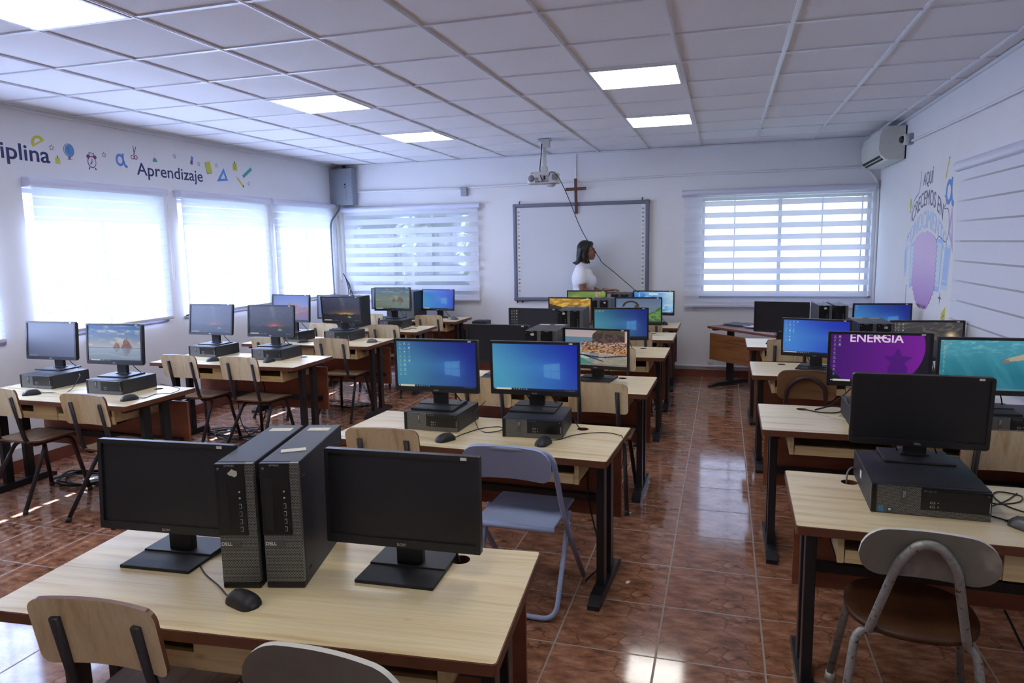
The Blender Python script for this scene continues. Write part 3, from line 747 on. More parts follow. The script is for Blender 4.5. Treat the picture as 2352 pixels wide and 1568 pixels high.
def p_win(u, v, teal=(70, 140, 170), blue=(22, 40, 165), icn=None, logo=True, lx=.70):
    img = mixc(np.broadcast_to(C3(*teal), u.shape+(3,)).copy(), C3(*blue), (u-.05)*.95+(v-.5)*.35)
    beam = np.clip(1-abs((v-.50)-(lx-u)*-.0)/(.05+(lx+.08-u)*.85), 0, 1)*(u < lx+.08)
    img = mixc(img, C3(85, 165, 205), beam*.38*np.clip(1-u*.5, 0, 1))
    glow = np.exp(-(((u-lx)/.16)**2+((v-.42)/.26)**2)); img = mixc(img, C3(70, 130, 215), glow*.5)
    if logo:
        du = u-(lx-.09); w = .185; t = du/w; hh = .135+.04*t; cy = .43
        m_ = (t > 0) & (t < 1) & (abs(v-cy) < hh) & (abs(t-.44) > .018) & (abs(v-cy) > .004)
        put(img, m_, (98, 160, 200), .48)
    if icn: icons(img, u, v, len(icn), 0, counts=icn)
    taskbar(img, u, v); return img
def p_starry(u, v, pale=0.0, glowx=.58, glowc=(230, 95, 50), wide=1.0, tent=True):
    img = mixc(np.broadcast_to(C3(40, 42, 58), u.shape+(3,)).copy(), C3(66, 68, 92), v)
    mw = np.exp(-((u-.58-(v-.5)*-.12)/.055)**2)*np.clip(v*1.3-.15, 0, 1); img = mixc(img, C3(150, 140, 150), mw*.35*(.4+vnoise(u, v, 14, 3)))
    g = np.exp(-((u-glowx)/(.10*wide))**2-((v-.305)/.045)**2); img = mixc(img, C3(*glowc), g*.95)
    g2 = np.exp(-((u-glowx)/(.22*wide))**2-((v-.33)/.13)**2); img = mixc(img, C3(*glowc), g2*.28)
    put(img, v < .285+.02*np.sin(u*23)+.012*np.sin(u*61), (24, 24, 32), .75)
    if tent:
        m_ = (v > .13) & (v < .215-abs(u-.71)*1.3); put(img, m_, (130, 185, 60), .85)
    st = vnoise(u, v, 60, 9, 1) > .93; put(img, st & (v > .4), (150, 150, 170), .5)
    taskbar(img, u, v); icons(img, u, v, 1, 1)
    return mixc(img, C3(98, 108, 150), np.full(u.shape, pale))  # pale blends window-reflection haze into the emitted picture
def p_beach(u, v, warm=0):
    img = mixc(np.broadcast_to(C3(170, 166, 160), u.shape+(3,)).copy(), C3(52, 92, 156), (v-.38)*1.9)
    cl = vnoise(u*1.2+v*.8, v*2.6, 5, 11, 5); img = mixc(img, C3(204, 196, 166), np.clip((cl-.53)*4, 0, 1)*(v > .4)*.8)
    sea = v < .38; rf = mixc(np.broadcast_to(C3(120, 130, 145), u.shape+(3,)).copy(), C3(150, 170, 190), v*2.2); img[sea] = rf[sea]
    put(img, (abs(v-.375) < .012), (64, 78, 96), .8)
    for cx, w, h, sd_ in ((.545, .075, .15, 4), (.72, .10, .26, 6), (.765, .075, .20, 8)):
        t_ = np.clip(1-abs((u-cx)/w), 0, 1); e_ = h*np.minimum(1, t_*1.5)*(.72+.56*(vnoise(u, v*0, 34, sd_, 3)))*(.55+.45*t_)
        tex = vnoise(u, v, 26, sd_+1); m_ = (v > .38) & (v < .38+e_); put(img, m_, (104, 64, 48), .95); put(img, m_ & (tex > .5), (164, 100, 66), .7)
        put(img, (v < .375) & (v > .375-e_*.85), (92, 74, 76), .3)
    put(img, (abs(v-.16-.05*np.sin(u*6)) < .008), (190, 200, 205), .5)
    if warm: img = mixc(img, C3(110, 130, 70), np.full(u.shape, .35)); img = img*.85
    taskbar(img, u, v); return img
def p_mesa(u, v):
    img = mixc(np.broadcast_to(C3(150, 150, 195), u.shape+(3,)).copy(), C3(64, 92, 175), (v-.3)*1.4)
    e_ = .55+.22*(vnoise(u, v*0, 9, 21, 4)-.5)*2+.18*np.exp(-((u-.62)/.14)**2)-.35*np.clip((.3-u)*2.4, 0, 1)-.5*np.clip((u-.82)*2.2, 0, 1)
    rk = vnoise(u, v, 18, 8); put(img, v < e_, (142, 84, 88), .9); put(img, (v < e_) & (rk > .55), (176, 116, 104), .6); put(img, (v < .25+.08*np.sin(u*9)), (100, 80, 112), .6)
    put(img, v < .05, (90, 95, 150)); return mixc(img, C3(96, 104, 165), np.full(u.shape, .22))
def p_flat(u, v, c=(92, 100, 132), c2=(78, 84, 112)):
    img = mixc(np.broadcast_to(C3(*c2), u.shape+(3,)).copy(), C3(*c), .5*u+.6*v); put(img, (v < .045) & (u > .03) & (u < .2), (130, 128, 140), .6); return img
def p_dark(u, v, icn=(6, 6, 6)):
    img = np.broadcast_to(C3(24, 25, 34), u.shape+(3,)).copy(); icons(img, u, v, 3, 5, x0=.02, dx=.052, dy=.105, counts=icn); return img
def p_sunset(u, v):
    img = mixc(np.broadcast_to(C3(70, 42, 22), u.shape+(3,)).copy(), C3(170, 125, 38), v)
    c = vnoise(u+v, v*2.4-u*1.3, 5, 31, 5); img = mixc(img, C3(222, 188, 74), np.clip((c-.42)*4, 0, 1)*np.clip(v*2-.5, 0, 1)); put(img, (v > .50) & (v < .67+.10*np.sin(u*5+2)) & (u < .75), (34, 28, 24), .85)
    put(img, v < .5, (120, 62, 34), .8); return img
def p_green(u, v):
    img = mixc(np.broadcast_to(C3(70, 100, 50), u.shape+(3,)).copy(), C3(140, 165, 80), vnoise(u, v, 3, 41, 3)*1.2)
    for cx, cy, r_ in ((.22, .7, .13), (.5, .55, .1)): img = mixc(img, C3(175, 185, 80), np.exp(-((u-cx)**2+(v-cy)**2)/(r_*r_))*.6)
    f_ = (vnoise(u, v, 22, 43, 2) > .48) & (abs(u-.79) < .07) & (v > .4); put(img, f_, (205, 120, 175), .9); return img
def p_arch(u, v):
    img = mixc(np.broadcast_to(C3(130, 145, 160), u.shape+(3,)).copy(), C3(92, 110, 140), v)
    rr_ = np.sqrt(((u-.33)/.17)**2+((v-.66)/.22)**2); put(img, (rr_ > .84) & (rr_ < 1.12) & (v > .66) & (u > .14), (44, 34, 32), .97)
    put(img, (v > .62) & (v < .72) & (abs(u-.46) < .05), (80, 62, 50)); put(img, v < .62-.0*u, (96, 112, 128), .3)
    t = vnoise(u, v, 16, 51, 4); g = (v < .25+1.1*(u-.62)) & (u > .55) & (v < .95); put(img, g, (62, 98, 50), .9); put(img, g & (t > .5), (112, 150, 84), .8); put(img, v < .05, (40, 45, 50)); return img
def p_map(u, v):
    img = mixc(np.broadcast_to(C3(150, 195, 225), u.shape+(3,)).copy(), C3(40, 110, 190), vnoise(u*1.4, v, 3, 61, 4)*1.7-.35)
    w_ = abs(vnoise(u+v*.6, v-u*.5, 4, 63, 4)-.5); img = mixc(img, C3(215, 228, 232), np.clip(1-w_*16, 0, 1)*.8)
    img = mixc(img, C3(190, 215, 225), np.clip((u-.66)*5, 0, 1)*np.clip((v-.15)*2, 0, 1)*.7); put(img, (abs(v-.90) < .03) & (abs(u-.5) < .12), (225, 225, 228), .9); taskbar(img, u, v, False); return img
def p_village(u, v):
    img = mixc(np.broadcast_to(C3(186, 166, 158), u.shape+(3,)).copy(), C3(172, 158, 168), (v-.75)*4); put(img, (v < .80) & (u < .55), (84, 124, 150), .95)
    img = mixc(img, C3(176, 196, 200), np.clip((.66-v)*6, 0, 1)*(u < .4)*.8)
    cliff = (u > .42+(.95-v)*-.15-.02) & (v > .60) & (v < .99) & (u > .40+.10*np.sin(v*20)*.2+(v-.6)*.25) & (u < .96); n_ = vnoise(u*1.2, v*.8, 24, 71, 4)
    put(img, cliff, (58, 48, 48), .97); put(img, cliff & (n_ > .52), (100, 80, 76), .7); put(img, cliff & (v > .90+.03*np.sin(u*14)), (78, 74, 50), .6)
    tw = (v < .66-.02*np.sin(u*12)) & (v > .30+.06*np.sin(u*3)) & (u > .27+.0*v); h_ = vnoise(u, v*1.3, 44, 73, 2); a_ = v[..., None] if False else v
    base = mixc(np.broadcast_to(C3(160, 100, 44), u.shape+(3,)).copy(), C3(140, 104, 94), (v-.38)*5); img[tw] = base[tw]
    put(img, tw & (h_ > .56), (204, 172, 140), .75); put(img, tw & (h_ < .42), (74, 52, 44), .75)
    put(img, (v > .27) & (v < .33+.01*np.sin(u*40)) & (u > .33), (136, 138, 140), .8); put(img, (abs(v-.27-.03*np.sin(u*8)) < .018), (32, 30, 34), .9)
    put(img, v < .25-.06*np.sin(u*4), (132, 132, 118), .9); put(img, (v < .25-.06*np.sin(u*4)) & (vnoise(u, v*5, 12, 77, 3) > .55), (176, 160, 150), .7)
    put(img, (u < .52-v*1.2) & (v < .26), (52, 128, 122), .9); put(img, (abs(v-.26+.9*(u-.35)*.55) < .014) & (u > .3) & (u < .62), (28, 26, 28)); taskbar(img, u, v, False, (120, 112, 108)); icons(img, u, v, 1, 1); return img
def p_energia(u, v):
    img = mixc(np.broadcast_to(C3(66, 22, 108), u.shape+(3,)).copy(), C3(116, 24, 146), u*1.1)
    dx, dy = (u-.44)*1.69, v-.75; rr_ = np.sqrt(dx*dx+dy*dy); put(img, rr_ > .87, (22, 20, 34), 1)
    X, Y = (u-.69)*1.69, v-.47; th = np.arctan2(X, Y); r2 = np.hypot(X, Y); q = abs(((th+PI/5) % (2*PI/5))-PI/5); R0, R1 = .27, .125
    # edge of a five-pointed star between tip (angle 0) and notch (angle 36 deg)
    ax_, ay_, bx_, by_ = R0, 0.0, R1*math.cos(PI/5), R1*math.sin(PI/5); px_, py_ = r2*np.cos(q), r2*np.sin(q)
    put(img, ((bx_-ax_)*(py_-ay_)-(by_-ay_)*(px_-ax_)) > 0, (70, 18, 112), .85); put(img, (abs(u-.69) < .10) & (v < .36), (70, 18, 112), .85)
    icons(img, u, v, 2, 9, x0=.025, dx=.05, dy=.088, counts=(10, 3)); taskbar(img, u, v); return img
def p_mount(u, v):
    img = mixc(np.broadcast_to(C3(40, 40, 44), u.shape+(3,)).copy(), C3(66, 64, 66), v); rd = abs(vnoise(u+v*.5, v*1.5-u*.6, 5, 81, 4)-.5)
    img = mixc(img, C3(124, 116, 100), np.clip(1-rd*14, 0, 1)*.7*(v > .25)); g = np.exp(-((u-.84)**2*2.8+(v-.62)**2)/.012); img = mixc(img, C3(225, 200, 150), g); icons(img, u, v, 3, 4, counts=(4, 4, 3)); return img
def p_water(u, v):
    img = mixc(np.broadcast_to(C3(28, 108, 128), u.shape+(3,)).copy(), C3(84, 160, 180), (v-.3)*1.1)
    w_ = abs(vnoise(u*1.3, v*3, 6, 91, 4)-.5); img = mixc(img, C3(150, 205, 220), np.clip(1-w_*10, 0, 1)*np.clip((v-.55)*2.5, 0, 1)*.6)
    rk = np.clip(vnoise(u*3+v, v*.3, 5, 93, 3)-.45, 0, 1); img = mixc(img, C3(74, 150, 165), rk*1.2)
    t = (u-.62)/.36; cy = .60+.16*t; wd = .022+.05*np.clip(t*(1.15-t)*2.2, 0, 1); m_ = (t > 0) & (t < 1.1) & (abs(v-cy) < wd*(.8+.4*vnoise(u, v, 16, 95))); put(img, m_, (190, 160, 130), .85); put(img, (abs(u-.635) < .03) & (abs(v-.585) < .035), (130, 108, 96), .9)
    icons(img, u, v, 2, 1, counts=(7, 1)); put(img, v < .045, (120, 120, 130), .6); return img
PICS = dict(win_icons=lambda u, v: p_win(u, v, (60, 120, 150), (16, 30, 128), (8, 8, 5)), win=lambda u, v: p_win(u, v, (68, 144, 178), (20, 42, 162)),
            win_teal=lambda u, v: p_win(u, v, (58, 118, 128), (20, 38, 120), (1, 1, 1)), win_blue=lambda u, v: p_win(u, v, (58, 116, 205), (26, 44, 170), (7, 7, 6, 1), lx=.9),
            win_far=lambda u, v: p_win(u, v, (70, 140, 210), (26, 60, 190), (2,)), win_far2=lambda u, v: p_win(u, v, (54, 110, 180), (18, 36, 130), (2,)),
            starry=lambda u, v: p_starry(u, v), starry_hazed=lambda u, v: p_starry(u, v, .55), starry_yellow=lambda u, v: p_starry(u, v, 0, .62, (210, 150, 60), 2.0),
            beach=lambda u, v: p_beach(u, v), beach_green=lambda u, v: p_beach(u, v, 1), mesa=p_mesa, grey=lambda u, v: p_flat(u, v), grey2=lambda u, v: p_flat(u, v, (110, 122, 168), (90, 100, 140)),
            dark=p_dark, sunset=p_sunset, green=p_green, arch=p_arch, map=p_map, village=p_village, energia=p_energia, mount=p_mount, water=p_water)
def picture_mesh(w, h, key, nx, ny):
    nx += 1; ny += 1
    us, vs = np.meshgrid(np.linspace(0, 1, nx), np.linspace(0, 1, ny)); img = np.clip(PICS[key](us, vs), 0, 1)
    l_ = np.where(img <= .04045, img/12.92, ((img+.055)/1.055)**2.4)
    co = np.stack([(us-.5)*w, np.zeros_like(us), (vs-.5)*h], -1).reshape(-1, 3)
    idx = np.arange(nx*ny).reshape(ny, nx); q = np.stack([idx[:-1, :-1], idx[:-1, 1:], idx[1:, 1:], idx[1:, :-1]], -1).reshape(-1, 4)
    me = bpy.data.meshes.new('screen_'+key); me.vertices.add(len(co)); me.vertices.foreach_set('co', co.ravel()); me.loops.add(q.size); me.loops.foreach_set('vertex_index', q.ravel())
    me.polygons.add(len(q)); me.polygons.foreach_set('loop_start', np.arange(0, q.size, 4)); me.update(calc_edges=True)
    ca = me.color_attributes.new('picture', 'FLOAT_COLOR', 'POINT'); ca.data.foreach_set('color', np.concatenate([l_.reshape(-1, 3), np.ones((len(co), 1))], 1).astype(np.float32).ravel())
    me.materials.append(MATS['screen_picture']); return me

# ------------------------------------------------------------------ monitors
PW, PH = .472, .280
def housing_mesh(rounded, brand):
    mb = MB(); bz, bb = .013, .024
    Mx = Matrix(((1, 0, 0, 0), (0, 0, 1, 0), (0, 1, 0, 0), (0, 0, 0, 1)))     # xy polygon -> xz plane
    r = .012 if rounded else .004
    inner = [(-PW/2+bz, -PH/2+bb), (PW/2-bz, -PH/2+bb), (PW/2-bz, PH/2-bz), (-PW/2+bz, PH/2-bz)]
    mb.prism(rrect(PW, PH, r, 4), -.010, .012, 'screen_bezel', [inner], 'black_plastic', M=Mx)
    mb.prism(rrect(PW-.01, PH-.01, r, 4), .0, .022, 'black_plastic', M=Mx)
    mb.prism(rrect(PW*.62, PH*.66, .02, 4), .022, .044, 'black_plastic', M=Mx)
    return mb.mesh('housing')
HM = {k: housing_mesh(k, None) for k in (False, True)}
LOGO = {'acer': text_mesh('acer', .017, 'silver', .0004, 0), 'DELL': text_mesh('DELL', .011, 'silver', .0004, .0002)}
mb = MB(); mb.box(-.009, .009, -.0008, 0, -.004, .004, 'label_white'); LBL = mb.mesh('asset_label')
mb = MB(); mb.box(-.041, .041, -.013, .013, .004, .25, 'black_plastic', .004); NECK = mb.mesh('neck')
mb = MB(); mb.box(-.118, .118, -.032, .085, 0, .015, 'black_satin', .002); mb.box(-.118, .118, -.135, -.030, 0, .010, 'black_texture', .002); BASE_A = mb.mesh('base')
mb = MB(); mb.box(-.12, .12, -.11, .07, 0, .009, 'black_satin', .003); mb.box(-.05, .05, -.02, .02, .009, .014, 'black_plastic', .002); BASE_D = mb.mesh('base')
mb = MB(); mb.lathe([(.105, 0), (.105, .006), (.09, .012), (.03, .016), (.001, .017)], 'black_satin', 32); BASE_R = mb.mesh('base')
def cable_mesh(pts, r=.0025, mat='cable_black', nm='cable', n=6):
    mb = MB(); mb.tube(smooth_path(pts, 7), r, mat, n); return mb.mesh(nm)
CB1 = cable_mesh([(-.045, .02, -.005), (-.06, .015, -.06), (-.04, .05, -.12), (-.015, .08, -.19)], .0028)
CB2 = cable_mesh([(.045, .02, -.005), (.075, .018, -.07), (.10, .06, -.13), (.13, .10, -.195)], .0028)
def monitor(label, x, yp, zc, yaw, tilt, zs, pic, brand='acer', base='A', nx=96, round_=False, group=None, name='computer_monitor', cables=True, sticker=True):
    """x, yp: panel centre; zc its height above the floor; zs height of what it stands on"""
    y_ = R_(yaw); c, s = math.cos(y_), math.sin(y_)
    root = thing(name, label, 'monitor', (x-s*.05, yp+c*.05, zs), y_, group)
    hz = zc-zs; rot = (-R_(tilt), 0, 0)
    ho = inst('housing', HM[round_], root, (0, -.05, hz), rot)
    if pic == 'off':
        mb = MB(); mb.box(-PW/2+.013, PW/2-.013, -.004, .0, -PH/2+.024, PH/2-.013, 'screen_off'); sc_ = mb.build('screen', root, (0, -.05, hz), rot)
    else:
        w, h = PW-.026, PH-.037; me = picture_mesh(w, h, pic, nx, int(nx*.565)); sc_ = inst('screen', me, root, (0, -.05, hz), rot)
        for v in me.vertices: v.co.y = -.004; v.co.z += .0055
    lo = inst('brand_logo', LOGO[brand], ho, (0, -.0105, -PH/2+.011), (PI/2, 0, 0))
    if sticker: inst('asset_label', LBL, ho, (PW/2-.045, -.0101, PH/2-.008))
    nk = inst('neck', NECK, root, (0, 0, 0))
    nk.scale = (1, 1, (hz+.02)/.25)
    inst('base', {'A': BASE_A, 'D': BASE_D, 'R': BASE_R}[base], root)
    if cables: inst('cable', CB1, root, (0, 0, hz-.09)); inst('cable', CB2, root, (0, 0, hz-.09))
    return root, sc_
CZ9 = TZ+.093
monitor('black switched-off monitor at the bottom centre, right of the two towers', -.869, 1.753, .943, 2.5, 1.7, TZ, 'off', cables=False)
monitor('black switched-off monitor at the bottom left, left of the two towers', -1.607, 1.661, .950, 4, 4, TZ, 'off', cables=False)
monitor('large rounded black switched-off monitor at the right on a flat computer case', .717, 2.912, 1.012, -1.5, -5, TZ+.101, 'off', 'DELL', 'D', round_=True)
monitor('monitor with greyish-blue screen of painted-in window haze at the left edge desk, left one', -4.695, 3.897, 1.026, 0, 4.5, CZ9, 'grey', 'DELL', 'D', round_=True)  # flat grey-blue emission stands in for window reflection on this screen
monitor('monitor with blue sky and beach rocks picture at the left edge desk', -3.980, 3.769, 1.034, .8, 4.3, CZ9, 'beach', 'DELL', 'D', round_=True, nx=120)
monitor('monitor with starry picture paled by painted-in window haze, left of its desk by the window', -4.431, 5.261, 1.038, -1, 8, CZ9, 'starry_hazed', 'DELL', 'D', round_=True)
monitor('monitor with dark starry picture, orange glow and green tent, by the windows', -3.790, 5.245, 1.034, 0, 5.5, CZ9, 'starry', 'DELL', 'D', round_=True)
monitor('monitor with reddish mountain picture under a blue sky by the windows', -4.215, 6.173, 1.057, -6, 5, CZ9, 'mesa', 'DELL', 'D', round_=True)
monitor('monitor with dark night picture and yellow horizon glow, tilted forward', -3.783, 6.420, 1.023, -3, -4, CZ9, 'starry_yellow', 'DELL', 'D', round_=True)
monitor('grey-screened monitor mostly hidden behind the yellow-glow monitor', -4.255, 7.10, .986, 0, 3, TZ, 'grey2', 'DELL', 'D', round_=True)
monitor('monitor with greenish beach rocks picture before the see-through blind', -3.773, 7.583, 1.040, 0, 2.8, CZ9, 'beach_green', 'DELL', 'D')
monitor('grey-screened monitor almost hidden behind the greenish beach picture', -4.275, 8.45, .975, 0, 2, TZ, 'grey2', 'DELL', 'D')
monitor('small bright blue monitor on a round foot in the far left corner', -3.573, 8.50, .958, -6, 5, TZ, 'win_far', 'DELL', 'R')
monitor('monitor with blue screen and rows of icons, left of its desk with the folding chair', -1.437, 3.366, 1.037, 0, -.3, CZ9, 'win_icons', nx=190)
monitor('monitor with clear blue window-logo screen, right of its desk behind the folding chair', -.920, 3.433, 1.028, 1, -1.8, CZ9, 'win', nx=190)
monitor('monitor showing a colourful village under a cliff by the sea', -.832, 4.735, .940, -9, .7, TZ, 'village', nx=170)
monitor('black switched-off monitor half hidden behind the blue icon screen', -1.530, 4.70, .960, -2, 0, TZ, 'off')
monitor('monitor with teal-blue screen and a small search bar in the middle row', -.840, 6.01, .966, 9, 0, TZ, 'win_teal', nx=120)
monitor('monitor with black screen and three columns of icons beside two towers', -1.614, 6.01, .955, -5, 0, TZ, 'dark', nx=120)
monitor('monitor with golden sunset cloud picture behind two towers', -1.519, 7.118, .967, -6, 0, TZ, 'sunset')
monitor('monitor with grey sky, dark arch and green leaves picture', -.817, 7.118, .971, 0, 0, TZ, 'arch', nx=120)
monitor('monitor with green and pink flower picture in front of the person', -1.539, 8.15, .969, 0, 0, TZ, 'green')
monitor('monitor with pale blue swirling picture at the whiteboard\'s right corner', -.764, 8.15, .967, -6, 0, TZ, 'map')
en_root, en_scr = monitor('monitor with purple picture reading ENERGIA', .754, 3.861, 1.053, -2, -1.5, CZ9, 'energia', nx=190)
monitor('monitor with underwater swimmer picture cut by the right edge of the photo', 1.245, 3.861, 1.035, 1, 0, CZ9, 'water', nx=150)
monitor('monitor with royal blue screen and many icons, left of the right middle desk', .649, 5.472, .947, -16, 0, TZ, 'win_blue', nx=130)
monitor('monitor with dark mountain and sunburst picture on the right', 1.344, 5.406, .952, 6, 0, TZ, 'mount')
monitor('black switched-off monitor at the far right desk before the bright blind', .508, 6.779, .962, -9, 0, TZ, 'off', sticker=False)
monitor('small blue window-logo monitor at the far right under the mural figure', 1.330, 6.779, .953, 3, 0, TZ, 'win_far2')
# the word on the purple picture
me = text_mesh('ENERGIA', .060, 'letter_white', .0004, .0009); m2, nt, out = newmat('letter_glow')
e_ = N(nt, 'Emission'); e_.inputs['Color'].default_value = (*lin((214, 196, 212)), 1); e_.inputs['Strength'].default_value = .80; L(nt, e_, 'Emission', out, 'Surface')
me.materials[0] = m2; t_ = inst('picture_lettering', me, en_scr, (-.016, -.0052, .108), (PI/2, 0, 0))
m3 = MB(); m3.box(-.030, .030, -.006, -.0045, .108, .118, 'letter_glow'); m3.build('search_bar', en_scr)

# ------------------------------------------------------------------ computer cases
DELL_S = text_mesh('DELL', .011, 'silver', .0004, .0002); DELL_T = text_mesh('DELL', .014, 'label_white', .0004, .0002); OPT = text_mesh('OPTIPLEX', .0065, 'silver', .0003, 0)
def flat_case(w, h, d, stickers=False):
    o = {}
    b = MB(); b.box(-w/2, w/2, -d/2+.014, d/2, 0, h, 'case_black', .0025); b.box(-w/2, -w/2+.018, -d/2, -d/2+.016, 0, h, 'drive_black', .003)
    b.box(-w/2+.02, w/2-.012, -d/2+.03, -d/2+.0315, h, h+.0006, 'drive_black')
    o['body'] = b.mesh('body')
    g = MB(); x0 = -w/2+.018; xm = -w/2+w*.42; z1 = h-.003; zl = h*.24
    g.box(x0, xm, -d/2+.001, -d/2+.014, .002, z1, 'grille'); g.box(xm, w/2-.003, -d/2+.001, -d/2+.014, .002, zl, 'grille')
    o['grille'] = g.mesh('grille')
    p_ = MB(); p_.box(xm, w/2-.002, -d/2-.0005, -d/2+.014, zl, z1, 'drive_black', .0015)
    p_.box(xm+.02, w/2-.03, -d/2-.0012, -d/2, h*.72, h*.90, 'screen_bezel')
    o['drive_panel'] = p_.mesh('drive_panel')
    q = MB()
    for k, zz in enumerate((.36, .50)):
        q.box(xm+.028, xm+.043, -d/2-.0012, -d/2-.0002, h*zz-.0035, h*zz+.0035, 'silver'); q.box(xm+.030, xm+.0415, -d/2-.0016, -d/2-.001, h*zz-.002, h*zz+.0025, 'dark_gap')
        q.cyl((xm+.052, -d/2-.001, h*zz), (xm+.052, -d/2-.0002, h*zz), .0022, 'silver', 10)
    for k in range(3): q.box(xm+.008+k*.014, xm+.018+k*.014, -d/2-.0013, -d/2-.0002, h*.86, h*.92, 'badge_grey')
    q.cyl((w/2-.013, -d/2-.0015, h*.86), (w/2-.013, -d/2-.0002, h*.86), .0035, 'badge_grey', 14); q.box(w/2-.008, w/2-.006, -d/2-.0012, -d/2-.0004, h*.30, h*.65, 'silver')
    o['port_row'] = q.mesh('port_row')
    bd = MB(); bx_ = x0+(xm-x0)*.62; bd.box(bx_-.008, bx_+.008, -d/2-.001, -d/2+.001, h*.38, h-.004, 'badge_grey', .0004); o['badge'] = bd.mesh('badge'); o['bx'] = bx_
    return o
FCM = {'small': (flat_case(.30, .093, .30), .30, .093, .30), 'wide': (flat_case(.362, .101, .42), .362, .101, .42)}
def pc_flat(label, x, y, yaw, kind='small', group='flat black computer cases'):
    o, w, h, d = FCM[kind]; r = thing('computer_case', label, 'computer', (x, y, TZ), R_(yaw), group)
    inst('body', o['body'], r); dp = inst('drive_panel', o['drive_panel'], r); inst('front_grille', o['grille'], r)
    inst('port_row', o['port_row'], dp); bd = inst('badge', o['badge'], r); inst('badge_lettering', DELL_S, bd, (o['bx'], -d/2-.0014, h*.72), (PI/2, PI/2, 0))
    if kind == 'wide':
        st = MB(); st.box(-w/2+.022, -w/2+.040, -d/2-.0002, -d/2+.001, .006, .026, 'blue_sticker'); st.build('sticker', r)
        st = MB(); st.box(-w/2+.050, -w/2+.068, -d/2-.0002, -d/2+.001, .006, .024, 'win_sticker'); st.cyl((-w/2+.059, -d/2-.0006, .015), (-w/2+.059, -d/2, .015), .005, 'yellow_print', 10); st.build('sticker', r)
        st = MB(); st.box(-w/2-.0008, -w/2, .01, .04, .045, .072, 'label_white'); st.build('side_label', r)
    return r
pc_flat('flat black computer case under the blue icon screen, left of its desk', -1.42, 3.384, -1.6)
pc_flat('flat black computer case under the blue window-logo screen beside a cable hole', -.890, 3.372, 3)
pc_flat('large flat black computer case with blue stickers under the rounded black monitor', .692, 2.791, -1.7, 'wide', None)
pc_flat('flat dark computer case under the hazed greyish-blue screen', -4.60, 3.815, -3)
pc_flat('flat dark computer case under the blue beach picture screen', -3.94, 3.76, -1)
pc_flat('flat dark computer case under the pale starry screen', -4.42, 5.26, -4)
pc_flat('flat dark computer case under the orange-glow starry screen', -3.72, 5.205, -2.5)
pc_flat('flat dark computer case under the reddish mountain picture screen', -4.26, 6.27, 0)
pc_flat('flat dark computer case under the yellow-glow night screen', -3.75, 6.41, -3)
pc_flat('flat dark computer case under the greenish beach picture screen', -3.69, 7.46, 2)
pc_flat('flat black computer case under the purple ENERGIA screen', .775, 3.94, 0)
pc_flat('flat black computer case under the underwater picture screen at the right edge', 1.33, 3.90, 0)
def tower_meshes(w=.108, h=.362, d=.41):
    o = {}
    b = MB(); b.box(-w/2, w/2, -d/2+.016, d/2, 0, h, 'case_black', .0025); b.box(-w/2, w/2, -d/2, -d/2+.017, 0, .018, 'drive_black', .004)
    b.box(w/2, w/2+.0008, -d/2+.04, -d/2+.065, .036, .042, 'dark_gap'); b.box(w/2, w/2+.0008, -d/2+.03, -d/2+.05, h-.05, h-.046, 'badge_grey'); b.box(w/2, w/2+.0008, d/2-.05, d/2-.03, h-.05, h-.046, 'badge_grey')
    o['body'] = b.mesh('body')
    zs_ = h*.43; xr = w*.27
    g = MB(); g.box(-w/2+.001, w/2-.001, -d/2+.001, -d/2+.016, .018, zs_, 'grille'); g.box(xr, w/2-.001, -d/2+.001, -d/2+.016, zs_, h-.001, 'grille'); o['front_grille'] = g.mesh('front_grille')
    p_ = MB(); p_.box(-w/2, xr, -d/2-.0015, -d/2+.016, zs_, h-.001, 'drive_black', .0015)
    p_.box(-w/2+.010, -w/2+.034, -d/2-.0024, -d/2-.001, zs_+.014, h-.045, 'screen_bezel'); p_.box(-w/2+.038, -w/2+.044, -d/2-.0022, -d/2-.001, h-.066, h-.046, 'screen_bezel'); o['drive_panel'] = p_.mesh('drive_panel')
    q = MB()
    for k in range(4):
        z = zs_+.012+k*.022; q.box(xr-.020, xr-.013, -d/2-.0024, -d/2-.001, z, z+.014, 'silver'); q.box(xr-.0195, xr-.0145, -d/2-.0029, -d/2-.002, z+.0015, z+.0125, 'dark_gap')
    for k in range(2): q.cyl((xr-.017, -d/2-.0024, zs_+.108+k*.018), (xr-.017, -d/2-.001, zs_+.108+k*.018), .0028, 'silver', 10)
    q.cyl((-w/2+.010, -d/2-.0024, h-.016), (-w/2+.010, -d/2-.001, h-.016), .0042, 'badge_grey', 14); o['port_column'] = q.mesh('port_column')
    bd = MB(); bd.box(-w/2+.002, -w/2+.058, -d/2-.0005, -d/2+.002, h*.355-.008, h*.355+.012, 'badge_grey', .0005); o['badge'] = bd.mesh('badge')
    return o
TM = tower_meshes(); TOW = 'black computer towers standing in pairs'
